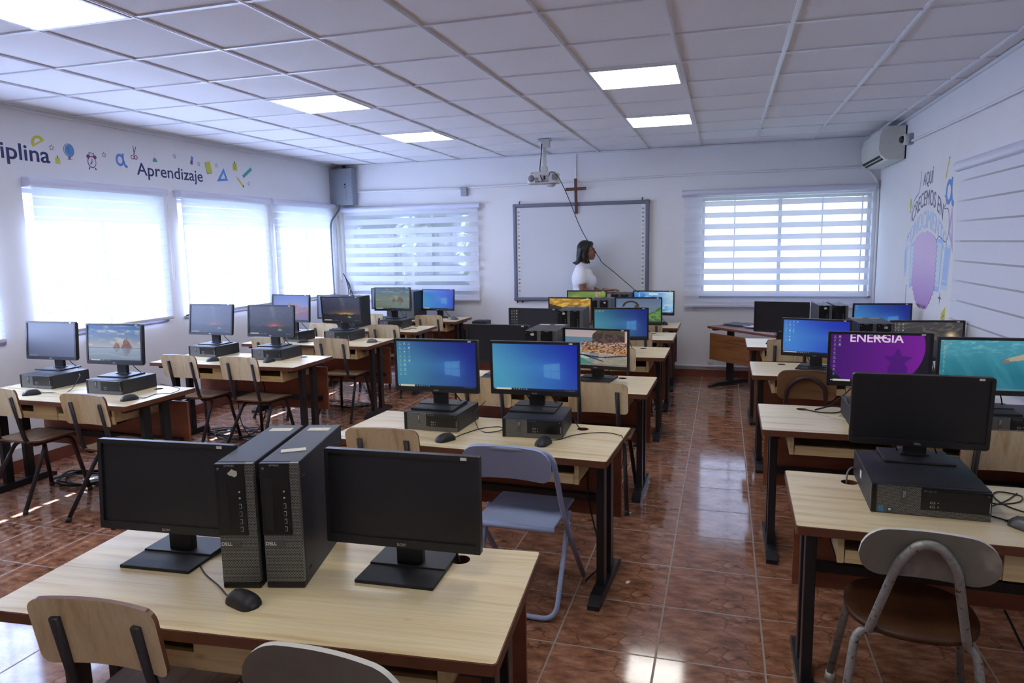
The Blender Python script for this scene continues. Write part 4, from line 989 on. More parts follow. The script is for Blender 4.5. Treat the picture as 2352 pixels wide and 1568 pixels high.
def tower(label, x, y, yaw, torn=None, group=TOW):
    r = thing('computer_tower', label, 'computer', (x, y, TZ), R_(yaw), group)
    inst('body', TM['body'], r); inst('front_grille', TM['front_grille'], r); dp = inst('drive_panel', TM['drive_panel'], r); inst('port_column', TM['port_column'], dp)
    bd = inst('badge', TM['badge'], r); inst('badge_lettering', DELL_T, bd, (-.034, -.2058, .1305), (PI/2, 0, 0)); inst('panel_lettering', OPT, dp, (-.012, -.2069, .3555), (PI/2, 0, 0))
    if torn is not None:
        rg = random.Random(torn); t = MB(); cx, cz = (-.002, .335)
        pts = [(cx+(.013+rg.uniform(-.003, .003))*math.cos(k*PI/5), cz+(.010+rg.uniform(-.003, .003))*math.sin(k*PI/5)) for k in range(10)]
        M = Matrix(((1, 0, 0, 0), (0, 0, -1, -.2068), (0, 1, 0, 0), (0, 0, 0, 1))); t.prism(pts, -.0004, .0004, 'label_tan', M=M); t.build('torn_sticker', r)
    t = MB(); t.box(-.035, .035, .13, .165, .362, .3625, 'label_tan'); t.build('top_label', r)
    return r
tower('black computer tower with a torn pale sticker, left of the near pair', -1.322, 1.752, 14, 3)
t2 = tower('black computer tower with a paper scrap taped on top, right of the near pair', -1.203, 1.785, 14)
t = MB(); M = Matrix.Translation((.0, -.085, .3625)) @ Euler((0, 0, .35)).to_matrix().to_4x4(); t.box(-.035, .035, -.016, .016, 0, .0005, 'label_tan', M=M); t.build('paper_scrap', t2)
for lab, x, y, yw, tn in (('black computer tower with bluish sticker, left of the pair beside the village screen', -1.228, 4.745, 0, 5), ('black computer tower beside the village screen, right of its pair', -1.119, 4.745, 0, None),
                          ('black computer tower with bluish sticker, left of the pair behind the icon screen', -1.335, 6.165, 2, 6), ('black computer tower directly left of the teal-blue screen', -1.226, 6.165, 2, None),
                          ('black computer tower directly right of the sunset picture', -1.262, 7.30, 0, None), ('black computer tower with round white sticker left of the arch picture', -1.153, 7.30, 0, 8),
                          ('far black computer tower the person rests a hand on', -1.165, 8.12, 0, None), ('far black computer tower right of the one under the hand', -1.054, 8.12, 0, None),
                          ('black computer tower left of the pair between the royal blue and the mountain screens', .945, 5.46, 2, None), ('black computer tower with scratched sticker beside the dark mountain screen', 1.056, 5.46, 2, 9),
                          ('black computer tower with white torn sticker next to the far off monitor', .850, 6.86, 3, 10), ('black computer tower, right one of the farthest pair on the right', .980, 6.86, 3, None),
                          ('black computer tower hidden behind the yellow-glow screen', -4.272, 7.44, 0, None), ('black computer tower whose dark side rises right of the yellow-glow screen', -4.160, 7.44, 0, None),
                          ('black computer tower between two far left monitors, left of its pair', -3.972, 8.45, 0, None), ('black computer tower beside the small bright blue monitor', -3.862, 8.45, 0, None)):
    tower(lab, x, y, yw, tn)

# black printer-like box between the window desks, and the box at the board wall
def printer(label, x, y, z, yaw, w, d, h):
    r = thing('printer', label, 'printer', (x, y, z), R_(yaw)); b = MB(); b.box(-w/2, w/2, -d/2, d/2, .006, h, 'case_black', .014, 3); b.build('body', r)
    s_ = MB(); s_.box(-w/2+.03, w/2-.03, -d/2-.001, -d/2+.004, h*.42, h*.50, 'label_white'); s_.build('front_strip', r)
    t_ = MB(); t_.box(-w/2+.03, w/2-.03, -d/2+.02, d/2-.04, h, h+.006, 'drive_black', .002); t_.build('lid', r)
    f_ = MB()
    for sx in (-1, 1):
        for sy in (-1, 1): f_.cyl((sx*(w/2-.03), sy*(d/2-.03), 0), (sx*(w/2-.03), sy*(d/2-.03), .008), .01, 'rubber', 10)
    f_.build('feet', r); return r
st = thing('side_table', 'small dark stand against the board wall below the see-through blind', 'table', (-3.02, 8.62, 0))
b = MB(); b.box(-.2, .2, -.17, .17, .56, .58, 'black_metal', .002); b.build('top', st)
for sx in (-.18, .18):
    for sy in (-.15, .15): b = MB(); b.box(sx-.012, sx+.012, sy-.012, sy+.012, 0, .56, 'black_metal'); b.build('leg', st)
printer('low black device with white strip by the board wall beside the corner desk', -3.02, 8.62, .58, 0, .20, .20, .105)
printer('black box-shaped device between two screens by the windows', -4.47, 7.30+.17, TZ, 0, .15, .28, .21)

# ------------------------------------------------------------------ mice
def mouse_mesh(mat):
    mb = MB(); n = 20; rings = 18; vs = []; fs = []
    for i in range(rings+1):
        t = i/rings; y = -.055+.11*t; e_ = max(.02, 1-abs(2*t-1)**5)**.5; w = .032*e_*(1.02-.12*t); h = .037*e_*(math.sin(PI*(t*.62+.18))**.8)
        for k in range(n+1):
            a = PI*k/n; vs.append((w*math.cos(a), y, max(.0, h*math.sin(a)**.8)))
    m_ = n+1
    for i in range(rings):
        for k in range(n): fs.append((i*m_+k, i*m_+k+1, (i+1)*m_+k+1, (i+1)*m_+k))
        fs.append((i*m_, (i+1)*m_, (i+1)*m_+n, i*m_+n))
    fs.append(tuple(range(m_))); fs.append(tuple(range(rings*m_, (rings+1)*m_))[::-1]); mb.add(vs, fs, mat, True); return mb.mesh('body')
MM = {k: mouse_mesh(k) for k in ('black_satin', 'badge_grey')}
mb = MB(); mb.lathe([(.001, -.003), (.006, -.003), (.0068, 0), (.006, .003), (.001, .003)], 'rubber', 14, M=Matrix.Translation((0, .028, .028)) @ Euler((0, PI/2, 0)).to_matrix().to_4x4()); WHEEL = mb.mesh('scroll_wheel')
def mouse(label, x, y, yaw, cable, mat='black_satin'):
    """cable: points on the desk in room coordinates"""
    r = thing('computer_mouse', label, 'mouse', (x, y, TZ), R_(yaw), 'computer mice on the desks'); inst('body', MM[mat], r); inst('scroll_wheel', WHEEL, r)
    W = Matrix.Translation((x, y, TZ)) @ Euler((0, 0, R_(yaw))).to_matrix().to_4x4(); Wi = W.inverted()
    pts = [Vector((0, .052, .012)), Vector((0, .068, .004))]+[Wi @ Vector(p) for p in cable]
    inst('cable', cable_mesh(pts, .0022), r); return r
T_ = TZ+.003
mouse('black mouse on the nearest left desk with its cable running to the monitor', -1.215, 1.482, 74, [(-1.345, 1.545, T_), (-1.44, 1.60, T_), (-1.50, 1.66, T_), (-1.49, 1.74, T_), (-1.44, 1.80, T_), (-1.46, 1.86, T_), (-1.55, 1.82, T_+.012), (-1.62, 1.84, T_+.015), (-1.70, 1.83, T_+.012)])
mouse('black mouse left of the flat case on the desk with two blue screens', -1.282, 3.085, -30, [(-1.245, 3.17, T_), (-1.225, 3.23, T_), (-1.18, 3.33, T_), (-1.10, 3.38, T_), (-1.07, 3.32, T_), (-1.13, 3.26, T_), (-1.20, 3.33, T_), (-1.24, 3.40, T_+.06), (-1.22, 3.52, T_+.10)])
mouse('black mouse in front of the window-logo screen with cable going over the edge', -.800, 3.13, -12, [(-.74, 3.22, T_), (-.70, 3.30, T_), (-.63, 3.36, T_), (-.54, 3.39, T_), (-.48, 3.36, T_), (-.452, 3.32, T_-.005), (-.445, 3.28, T_-.10), (-.47, 3.22, T_-.20)])
mouse('black mouse on the first window desk, left one', -4.43, 3.49, -35, [(-4.36, 3.56, T_), (-4.26, 3.62, T_), (-4.20, 3.66, T_+.09), (-4.30, 3.75, T_+.095)])
mouse('black mouse on the first window desk, right one beside the beach screen', -3.62, 3.50, -28, [(-3.56, 3.57, T_), (-3.58, 3.68, T_), (-3.50, 3.72, T_), (-3.52, 3.82, T_+.01), (-3.66, 3.80, T_+.04)])
mouse('black mouse below the pale starry screen', -4.16, 4.925, -60, [(-4.02, 5.02, T_), (-3.93, 5.05, T_), (-3.92, 5.16, T_), (-3.93, 5.40, T_)])
mouse('black mouse below the orange-glow starry screen', -3.64, 4.98, -10, [(-3.66, 5.04, T_), (-3.75, 5.05, T_), (-3.86, 5.06, T_), (-3.95, 5.04, T_), (-3.96, 5.2, T_), (-3.95, 5.45, T_)])
mouse('black mouse beside a pale wooden chair back below the reddish mountain screen', -4.05, 6.10, -50, [(-3.98, 6.17, T_), (-3.94, 6.22, T_), (-3.95, 6.4, T_)])
mouse('grey mouse at the aisle end of the third window desk', -3.335, 6.215, -70, [(-3.25, 6.24, T_), (-3.242, 6.25, T_-.03), (-3.225, 6.25, T_-.12)], 'badge_grey')
mouse('grey mouse on the far left corner desk', -3.28, 8.33, 60, [(-3.36, 8.37, T_), (-3.42, 8.42, T_), (-3.46, 8.52, T_)], 'badge_grey')
mouse('black mouse on the desk before the whiteboard', -.635, 8.12, 20, [(-.66, 8.20, T_), (-.70, 8.26, T_)])
mouse('dark grey mouse cut by the right edge of the photo', .955, 2.545, 40, [(.92, 2.60, T_), (.86, 2.66, T_+.0), (.885, 2.70, T_), (.98, 2.80, T_), (1.05, 2.90, T_)], 'badge_grey')

# loose cords on desks
def cord(label, pts, r=.0028, mat='cable_black', name='cable', n=8, cat='cable'):
    mb = MB(); mb.tube(smooth_path(pts, 8), r, mat, 7); return tag(mb.build(name), label, cat)
cord('dark cable dropping into the round hole right of the window-logo screen', [(-.76, 3.53, T_+.06), (-.725, 3.50, T_+.02), (-.70, 3.465, T_+.002), (-.685, 3.462, T_-.02), (-.684, 3.462, T_-.15)])
cord('two dark monitor cables dropping into the round hole at the nearest desk', [(-.80, 1.84, .85), (-.775, 1.87, .78), (-.752, 1.875, T_+.012), (-.745, 1.873, T_-.03), (-.745, 1.873, T_-.15)], .004)
cord('grey cable bending out of the round hole beside the large flat case', [(.53, 2.955, T_+.03), (.50, 2.93, T_+.045), (.478, 2.90, T_+.03), (.476, 2.893, T_-.02), (.476, 2.893, T_-.15)], .0035, 'cable_grey')
cord('looped dark cable lying on the desk left of the purple screen', [(.432, 4.118, T_-.1), (.434, 4.118, T_-.01), (.45, 4.105, T_+.001), (.52, 4.06, T_), (.60, 4.07, T_), (.66, 4.13, T_+.01), (.60, 4.17, T_+.012), (.53, 4.16, T_), (.50, 4.10, T_+.004), (.56, 4.14, T_+.015), (.64, 4.22, T_+.05), (.70, 4.16, T_+.14)], .0035)
cord('thin tan cable lying in loops on the desk left of the purple screen', [(.50, 4.02, T_), (.56, 3.96, T_), (.64, 3.90, T_), (.60, 3.98, T_), (.66, 4.06, T_+.004)], .0022, 'label_tan')
cord('looped dark cable at the right edge on the bottom right desk', [(.885, 2.75, T_+.02), (.94, 2.76, T_), (1.02, 2.80, T_), (1.05, 2.87, T_), (.99, 2.90, T_), (.955, 2.84, T_), (.97, 2.74, T_), (1.04, 2.66, T_)], .0026)
cord('thin dark cable on the fourth window desk', [(-3.53, 7.30, T_), (-3.48, 7.24, T_), (-3.42, 7.27, T_), (-3.45, 7.33, T_), (-3.40, 7.36, T_), (-3.36, 7.33, T_)], .0025)

# ------------------------------------------------------------------ teacher's desk
yw = -47; c, s = math.cos(R_(yw)), math.sin(R_(yw)); td = thing('teacher_desk', 'brown wooden desk standing askew by the board wall with laptop and papers', 'desk', (.46, 8.02, 0), R_(yw))
b = MB(); b.box(-.60, .60, -.30, .30, .672, .70, 'desk_brown_top', .006); b.build('desktop', td)
b = MB(); b.box(-.57, .57, -.285, -.267, .32, .62, 'desk_brown'); b.build('modesty_panel', td)
for sx in (-.54, .54):
    b = MB(); b.box(sx-.03, sx+.03, -.03, .03, .04, .655, 'black_metal', .003); b.box(sx-.025, sx+.025, -.26, .26, .65, .672, 'black_metal', .003)
    M = Matrix(((0, 0, 1, sx), (1, 0, 0, 0), (0, 1, 0, 0), (0, 0, 0, 1))); b.prism([(-.31, 0), (.31, 0), (.31, .02), (.2, .045), (-.2, .045), (-.31, .02)], -.025, .025, 'black_metal', M=M); b.build('leg', td)
    b = MB(); b.box(sx-.012, sx+.012, -.27, -.03, .45, .49, 'black_metal'); b.build('bracket', td)
def on_td(u, v): return (.46+c*u-s*v, 8.02+s*u+c*v)
x, y = on_td(-.40, .02); lt = thing('laptop', 'closed dark grey laptop on the brown desk', 'laptop', (x, y, .70), R_(yw+12)); b = MB(); b.box(-.16, .16, -.115, .115, .003, .012, 'laptop', .003); b.build('base', lt); b = MB(); b.box(-.16, .16, -.115, .115, .0125, .020, 'laptop', .003); b.build('lid', lt)
for k, (u, v, a, lab) in enumerate(((-.15, .02, 10, 'lowest of the three white paper sheets beside the laptop'), (-.12, .03, 28, 'middle of the three white paper sheets beside the laptop'), (-.13, .0, -8, 'topmost of the three white paper sheets beside the laptop'))):
    x, y = on_td(u, v); b = MB(); n_ = 8; vs = []
    for i in range(n_+1):
        for j in (0, 1): vs.append((-.14+.28*i/n_, -.1+.2*j, .004+.003*k*2+.004*math.sin(i*.9+k)))
    b.add(vs, [(2*i, 2*i+2, 2*i+3, 2*i+1) for i in range(n_)], 'paper', True); o = b.build('paper_sheet', None, (x, y, .70), (0, 0, R_(yw+a))); sm = o.modifiers.new('t', 'SOLIDIFY'); sm.thickness = .001; tag(o, lab, 'paper', 'papers on the brown desk')
cord('pale cable crumpled at the end of the brown desk', [(.42, 7.78, .705), (.47, 7.74, .72), (.50, 7.80, .71), (.46, 7.83, .725), (.52, 7.72, .712), (.56, 7.68, .705)], .006, 'off_white')

# ------------------------------------------------------------------ board wall
bx0, bx1, bz0, bz1 = -2.622, -.888, .93, 2.167
wb = thing('whiteboard', 'interactive whiteboard with grey frame and icon strips behind the person', 'whiteboard', ((bx0+bx1)/2, YB-.03, 0)); W2 = (bx1-bx0)/2
b = MB(); b.box(-W2+.02, W2-.02, -.012, .028, bz0+.02, bz1-.02, 'board_white'); b.build('writing_surface', wb)
b = MB()
for x0, x1, z0, z1 in ((-W2, -W2+.045, bz0+.03, bz1-.03), (W2-.045, W2, bz0+.03, bz1-.03), (-W2+.03, W2-.03, bz0, bz0+.045), (-W2+.03, W2-.03, bz1-.045, bz1)): b.box(x0, x1, -.028, .03, z0, z1, 'board_frame', .010, 3)
for sx in (-1, 1):
    for zz in (bz0, bz1): b.box(sx*(W2-.022)-.026, sx*(W2-.022)+.026, -.030, .03, zz-.004 if zz == bz0 else zz-.048, zz+.048 if zz == bz0 else zz+.004, 'board_frame', .014, 3)
b.build('frame', wb)
for sx in (-1, 1):
    b = MB(); b.box(sx*(W2-.075)-.021, sx*(W2-.075)+.021, -.0135, -.0115, bz0+.05, bz1-.05, 'white_print')
    cols = ['grey_print']*3+['grey_print', 'off_white', 'off_white', 'grey_print', 'grey_print', 'green_print', 'slate_print', 'off_white', 'grey_print', 'grey_print', 'label_tan', 'grey_print', 'grey_print', 'label_tan', 'slate_print', 'navy_print', 'label_tan', 'grey_print', 'label_tan']
    for k in range(22):
        z = bz1-.10-k*.0505; b.box(sx*(W2-.075)-.014, sx*(W2-.075)+.014, -.0150, -.013, z-.013, z+.013, 'label_tan'); b.box(sx*(W2-.075)-.009, sx*(W2-.075)+.009, -.0162, -.0148, z-.007, z+.007, cols[k])
    b.build('icon_strip', wb)
for sx in (-1, 1): b = MB(); b.tube(fillet([(sx*W2*.9, .02, bz1+.035), (sx*W2*.9, -.01, bz1+.03), (sx*W2*.9, -.012, bz1-.005)], .01, 4), .006, 'black_metal', 8); b.build('hook', wb)
for u in (-.83, -.76): b = MB(); b.cyl((u, -.005, bz0-.03), (u, -.005, bz0+.002), .009, 'black_metal', 8); b.build('bracket', wb)
b = MB(); b.box(-.0175, .0175, -.02, 0, 2.026, 2.456, 'cross_wood', .002); b.box(-.1305, .1305, -.0202, .0002, 2.312, 2.349, 'cross_wood', .002)
tag(b.build('wooden_cross', None, (-1.752, YB-.0585, 0), (0, R_(-1), 0)), 'brown wooden cross hanging above the whiteboard', 'cross')
# conduits, junction box, panel
b = MB(); b.box(-1.835, -1.795, YB-.016, YB, 2.45, HC-.016, 'white_paint', .002); tag(b.build('cable_trunking'), 'white vertical cable trunking from ceiling down to the cross', 'conduit')
cord('thin white conduit from the electrical panel to the small grey box', [(-4.86, YB-.018, 2.413), (-4.2, YB-.018, 2.408), (-3.33, YB-.018, 2.402)], .013, 'white_paint', 'cable_conduit', cat='conduit')
cord('long thin white conduit from the small grey box to the right corner', [(-3.25, YB-.018, 2.405), (-1.8, YB-.018, 2.425), (-.5, YB-.018, 2.445), (1.30, YB-.018, 2.447), (1.45, YB-.018, 2.435), (1.55, YB-.018, 2.38), (1.625, YB-.014, 2.24), (1.636, YB-.014, 2.0), (1.637, YB-.014, 1.4), (1.637, YB-.014, .10)], .013, 'white_paint', 'cable_conduit', cat='conduit')
jb = thing('junction_box', 'small grey junction box on the conduit above the see-through blind', 'junction box', (-3.292, YB, 2.345)); b = MB(); b.box(-.042, .042, -.05, 0, -.045, .072, 'panel_grey', .004); b.build('box', jb); b = MB(); b.cyl((-.02, -.054, .055), (-.02, -.05, .055), .004, 'silver', 8); b.cyl((.02, -.054, -.03), (.02, -.05, -.03), .004, 'silver', 8); b.build('screw', jb)
ep = thing('electrical_panel', 'grey electrical breaker panel in the far left corner under the ceiling', 'electrical panel', (-5.05, YB, 2.235)); b = MB(); b.box(-.175, .175, -.13, 0, 0, .49, 'panel_grey', .004); b.build('cabinet', ep)
b = MB(); b.box(-.17, .17, -.136, -.13, .005, .485, 'panel_grey', .002)
for sx in (-.13, .15):
    for sz in (.10, .36): b.cyl((sx, -.139, sz), (sx, -.136, sz), .004, 'dark_gap', 8)
b.build('cover', ep)
b = MB(); b.box(-.12, .085, -.1395, -.136, .06, .44, 'panel_grey', .0015); o = b.build('door', ep); b = MB(); b.box(.058, .078, -.1435, -.139, .235, .285, 'dark_gap', .002); b.box(.062, .074, -.1455, -.143, .245, .262, 'silver'); b.build('latch', o)
b = MB(); b.tube([(.02, -.06, .49), (.02, -.06, .535)], .02, 'black_metal', 12); b.build('conduit_stub', ep)
cord('thick dark grey cable hanging in a curve from the electrical panel', [(-5.10, 8.76, 2.24), (-5.11, 8.74, 2.17), (-5.10, 8.62, 2.09), (-5.09, 8.50, 2.0), (-5.09, 8.47, 1.85), (-5.09, 8.47, 1.4), (-5.09, 8.48, .95), (-5.10, 8.50, .2)], .013, 'vent_grey')
cord('tan strip hanging beside the thick cable in the far left corner', [(-5.125, 8.74, 2.10), (-5.125, 8.75, 1.6), (-5.125, 8.745, 1.18)], .014, 'label_tan', 'cord_cover')
for k, (dx, lab) in enumerate(((0, 'longest'), (.03, 'middle'), (.06, 'shortest'))):
    cord('%s of three thin black cables curving by the see-through blind edge' % lab, [(-5.10+dx, 8.76, 1.30-.05*k), (-5.06+dx, 8.76, 1.22-.05*k), (-5.03+dx, 8.76, 1.08-.05*k), (-5.02+dx, 8.75, .9), (-5.02+dx, 8.75, .75)], .006)
# wall outlet
b = MB(); b.box(-.17, -.10, YB-.008, YB, .10, .19, 'off_white', .002); b.box(-.15, -.12, YB-.011, YB-.008, .125, .15, 'dark_gap'); tag(b.build('wall_outlet'), 'small wall outlet low on the board wall near the aisle', 'outlet')

# ------------------------------------------------------------------ projector
pj = thing('projector', 'white projector hanging from the ceiling before the whiteboard', 'projector', (-1.88, 7.45, .02), R_(4))
b = MB(); b.box(-.035, .055, .10, .19, HC-.105, HC-.028, 'metal_white', .003); b.box(-.06, .07, .08, .21, HC-.032, HC-.021, 'metal_white', .002); b.build('ceiling_bracket', pj)
b = MB(); b.box(-.017, .017, .115, .145, 2.46, HC-.10, 'metal_white', .002)
for k in range(5): b.cyl((.0, .1135, 2.68-k*.026), (.0, .1155, 2.68-k*.026), .0035, 'dark_gap', 8)
b.box(-.03, .03, .10, .16, 2.40, 2.47, 'metal_white', .004); b.build('pole', pj)
b = MB(); pr = rrect(.33, .23, .045, 5, -.01, .12); b.prism(pr, 2.285, 2.39, 'projector_grey'); b.box(-.10, .13, .01, .22, 2.39, 2.405, 'projector_grey', .004); b.build('body', pj)
b = MB(); b.cyl((-.125, .003, 2.335), (-.125, .008, 2.335), .036, 'vent_grey', 24); b.build('speaker_grille', pj)
b = MB(); b.box(-.085, -.05, .002, .008, 2.29, 2.345, 'vent_grey'); b.box(-.02, .06, .001, .008, 2.295, 2.37, 'panel_grey')
for k in range(8): b.cyl((-.045+k*.014, -.001, 2.303), (-.045+k*.014, .004, 2.303), .004, 'dark_gap', 8)
b.box(.01, .028, -.001, .003, 2.32, 2.36, 'dark_gap'); b.build('port_panel', pj)
b = MB(); b.box(.10, .155, .0, .06, 2.315, 2.375, 'vent_grey', .003); b.build('side_vent', pj)
b = MB(); b.lathe([(.05, 0), (.048, -.02), (.03, -.035), (.001, -.038)], 'projector_grey', 24, M=Matrix.Translation((.07, .12, 2.286))); b.build('lens_dome', pj)
b = MB(); b.cyl((-.125, .06, 2.39), (-.125, .06, 2.402), .010, 'black_metal', 10); b.build('foot_knob', pj)
b = MB(); b.tube(smooth_path([(-.022, .10, HC-.07), (-.028, .09, 2.6), (-.04, .07, 2.45), (-.03, .03, 2.40), (-.02, .0, 2.35), (.0, -.004, 2.31)], 6), .005, 'cable_black', 8); b.build('cable', pj)
cord('long black cable hanging diagonally from the projector across the whiteboard', [(-1.81, 7.44, 2.37), (-1.79, 7.43, 2.41), (-1.745, 7.44, 2.40), (-1.70, 7.50, 2.33), (-1.625, 7.60, 2.13), (-1.54, 7.72, 1.86), (-1.46, 7.84, 1.67), (-1.36, 7.98, 1.49), (-1.335, 8.0, 1.44), (-1.20, 8.06, 1.32), (-1.08, 8.10, 1.21), (-.98, 8.13, 1.12), (-.93, 8.17, 1.08), (-.92, 8.24, 1.00), (-.92, 8.26, .80)], .004)

# ------------------------------------------------------------------ air conditioner, camera dome
ac = thing('air_conditioner', 'white split air conditioner on the right wall under the ceiling', 'air conditioner', (XR, 8.20, 2.405))
pr = [(0, .0), (-.135, .0), (-.165, .012), (-.205, .05), (-.225, .10), (-.222, .22), (-.205, .29), (-.17, .315), (0, .315)]
M = Matrix(((1, 0, 0, 0), (0, 0, 1, 0), (0, 1, 0, 0), (0, 0, 0, 1)))
b = MB(); b.prism([(p[0]-.014, p[1]) for p in pr], -.48, .48, 'off_white', M=M); b.build('body', ac)
b = MB(); b.box(-.014, 0, -.478, .478, .004, .311, 'dark_gap'); b.build('back_plate', ac)
b = MB(); a = math.atan2(.038, .04); Mv = Matrix.Translation((-.2015, 0, .030)) @ Euler((0, R_(43), 0)).to_matrix().to_4x4(); b.box(-.028, .028, -.40, .45, -.004, .004, 'dark_gap', M=Mv); o = b.build('air_outlet', ac)
b = MB(); b.box(-.004, .004, -.41, .46, -.008, .0, 'off_white', M=Mv); b.build('louver', o)
b = MB(); b.box(-.075, -.030, -.4815, -.48, .20, .265, 'label_tan'); b.box(-.062, -.042, -.482, -.4815, .175, .19, 'dark_gap'); b.build('rating_label', ac)
cm = thing('dome_camera', 'small white dome security camera beside the air conditioner', 'camera', (XR, 7.50, 2.56)); b = MB(); b.box(-.035, 0, -.045, .045, -.05, .05, 'panel_grey', .004); b.build('mounting_box', cm)
Md = Matrix.Translation((-.035, 0, 0)) @ Euler((0, -PI/2, 0)).to_matrix().to_4x4(); b = MB(); b.lathe([(.05, 0), (.05, .03), (.042, .045)], 'off_white', 24, M=Md); b.build('housing', cm); b = MB(); b.lathe([(.036, .045), (.033, .062), (.02, .076), (.001, .08)], 'drive_black', 20, M=Md); b.build('dome', cm)
cord('thin white conduit running along the right wall from the dome camera', [(XR-.014, 7.45, 2.54), (XR-.014, 6.2, 2.515), (XR-.014, 4.9, 2.50), (XR-.014, 2.5, 2.49)], .011, 'white_paint', 'cable_conduit', cat='conduit')

# ------------------------------------------------------------------ wall prints
ML = Matrix(((0, 0, 1, 0), (1, 0, 0, 0), (0, 1, 0, 0), (0, 0, 0, 1)))       # (u,v,w) -> x=w, y=u, z=v   left wall
MRt = Matrix(((0, 0, -1, 0), (-1, 0, 0, 0), (0, 1, 0, 0), (0, 0, 0, 1)))    # u -> -y                     right wall
def decal(name, label, wall, u, v, shapes, cat='wall decal', rot=0, group=None, sc=1):
    mb = MB(); rm = Matrix.Rotation(rot, 4, 'Z') @ Matrix.Diagonal((sc, sc, 1, 1))
    for k, sh in enumerate(shapes):
        mat, poly, holes = sh if len(sh) == 3 else (sh[0], sh[1], ())
        mb.prism(poly, -.002, .0007+.0005*k, mat, holes, M=(ML if wall == 'L' else MRt) @ rm)
    o = mb.build(name, None, (XL, u, v) if wall == 'L' else (XR, u, v)); return tag(o, label, cat, group)
def star(r, k=.35, n=4, rot=0): return [((r if i % 2 == 0 else r*k)*math.cos(rot+PI*i/n), (r if i % 2 == 0 else r*k)*math.sin(rot+PI*i/n)) for i in range(2*n)]
def ring(r1, r2, n=28, ry=1): return (circle(0, 0, r1, n, r1*ry), [circle(0, 0, r2, n, r2*ry)])
def half(r, n=14): return [(r*math.cos(PI*k/n), r*math.sin(PI*k/n)) for k in range(n+1)]
decal('protractor_print', 'yellow protractor printed on the left wall above the word ending', 'L', 4.395, 2.535, [('yellow_print', [(p[0], p[1]-.02) for p in half(.062)], [[(p[0]*.5, p[1]*.5-.008) for p in half(.062)]])], rot=R_(30))
decal('globe_print', 'blue globe on a stand printed on the left wall', 'L', 4.672, 2.498, sc=.80, shapes=[('slate_print', ring(.062, .056, ry=1.1)[0], ring(.062, .056, ry=1.1)[1]), ('blue_print', circle(.006, .0, .052, 24, .058)), ('teal_print', [(-.02, .03), (.01, .035), (.005, .0), (.02, -.03), (.0, -.035), (-.015, 0)]), ('slate_print', [(-.01, -.065), (.01, -.065), (.012, -.088), (.04, -.094), (-.04, -.094), (-.012, -.088)])])
decal('clock_print', 'purple alarm clock printed on the left wall', 'L', 4.888, 2.425, sc=.70, shapes=[('purple_print', circle(0, 0, .062, 30, .072)), ('purple_print', circle(-.045, .062, .026, 14)), ('purple_print', circle(.045, .062, .026, 14)), ('white_print', circle(0, 0, .052, 30, .060)), ('navy_print', [(-.004, -.004), (.004, -.004), (.006, .04), (-.002, .04)]), ('navy_print', [(-.004, .004), (.004, -.004), (-.02, -.034), (-.028, -.026)]), ('purple_print', [(-.045, -.064), (-.034, -.07), (-.046, -.094), (-.056, -.088)]), ('purple_print', [(.034, -.07), (.045, -.064), (.056, -.088), (.046, -.094)]), ('slate_print', [(-.035, .088), (.035, .088), (.035, .112), (-.035, .112)], [[(-.030, .088+.001), (.030, .089), (.030, .107), (-.030, .107)]])])
def letter_a(sc):
    o, h = circle(-.02*sc, 0, .085*sc, 30, .10*sc), [circle(-.02*sc, 0, .048*sc, 24, .060*sc)]
    return [('blue_print', o, h), ('blue_print', [(.03*sc, .11*sc), (.065*sc, .11*sc), (.06*sc, .02*sc), (.085*sc, -.06*sc), (.125*sc, -.085*sc), (.12*sc, -.12*sc), (.075*sc, -.11*sc), (.045*sc, -.05*sc), (.025*sc, .04*sc)])]
decal('letter_print', 'blue rounded letter a printed on the left wall', 'L', 5.20, 2.475, letter_a(.55))
decal('scissors_print', 'small outline scissors printed on the left wall', 'L', 5.35, 2.55, [('slate_print', [(-.004, .07), (.004, .065), (.012, -.01), (.004, -.012)]), ('slate_print', [(.035, .06), (.03, .065), (-.004, -.01), (.004, -.014)]), ('purple_print', [(p[0]-.015, p[1]-.035) for p in circle(0, 0, .02, 16)], [[(p[0]-.015, p[1]-.035) for p in circle(0, 0, .014, 16)]]), ('purple_print', [(p[0]+.022, p[1]-.033) for p in circle(0, 0, .02, 16)], [[(p[0]+.022, p[1]-.033) for p in circle(0, 0, .014, 16)]])])
decal('flask_print', 'small teal laboratory flask printed on the left wall', 'L', 5.60, 2.545, [('white_print', [(-.008, .05), (.008, .05), (.008, .01), (.035, -.05), (-.035, -.05), (-.008, .01)]), ('teal_print', [(-.016, -.01), (.016, -.01), (.030, -.045), (-.030, -.045)])])
decal('eraser_print', 'small blue and purple eraser printed on the left wall', 'L', 6.095, 2.565, [('purple_print', [(-.016, -.04), (.016, -.04), (.016, 0), (-.016, 0)]), ('blue_print', [(-.016, 0), (.016, 0), (.016, .04), (-.016, .04)])], rot=R_(-15))
decal('notebook_print', 'yellow notebook printed on the left wall after the word', 'L', 6.335, 2.515, [('slate_print', [(-.042, -.06), (.038, -.06), (.038, .058), (-.042, .058)]), ('yellow_print', [(-.036, -.056), (.040, -.056), (.040, .062), (-.036, .062)])], rot=R_(12))
decal('set_square_print', 'blue triangular set square printed on the left wall', 'L', 6.54, 2.45, [('blue_print', [(-.09, -.065), (.09, -.045), (.03, .085)], [[(-.03, -.035), (.05, -.025), (.022, .035)]])])
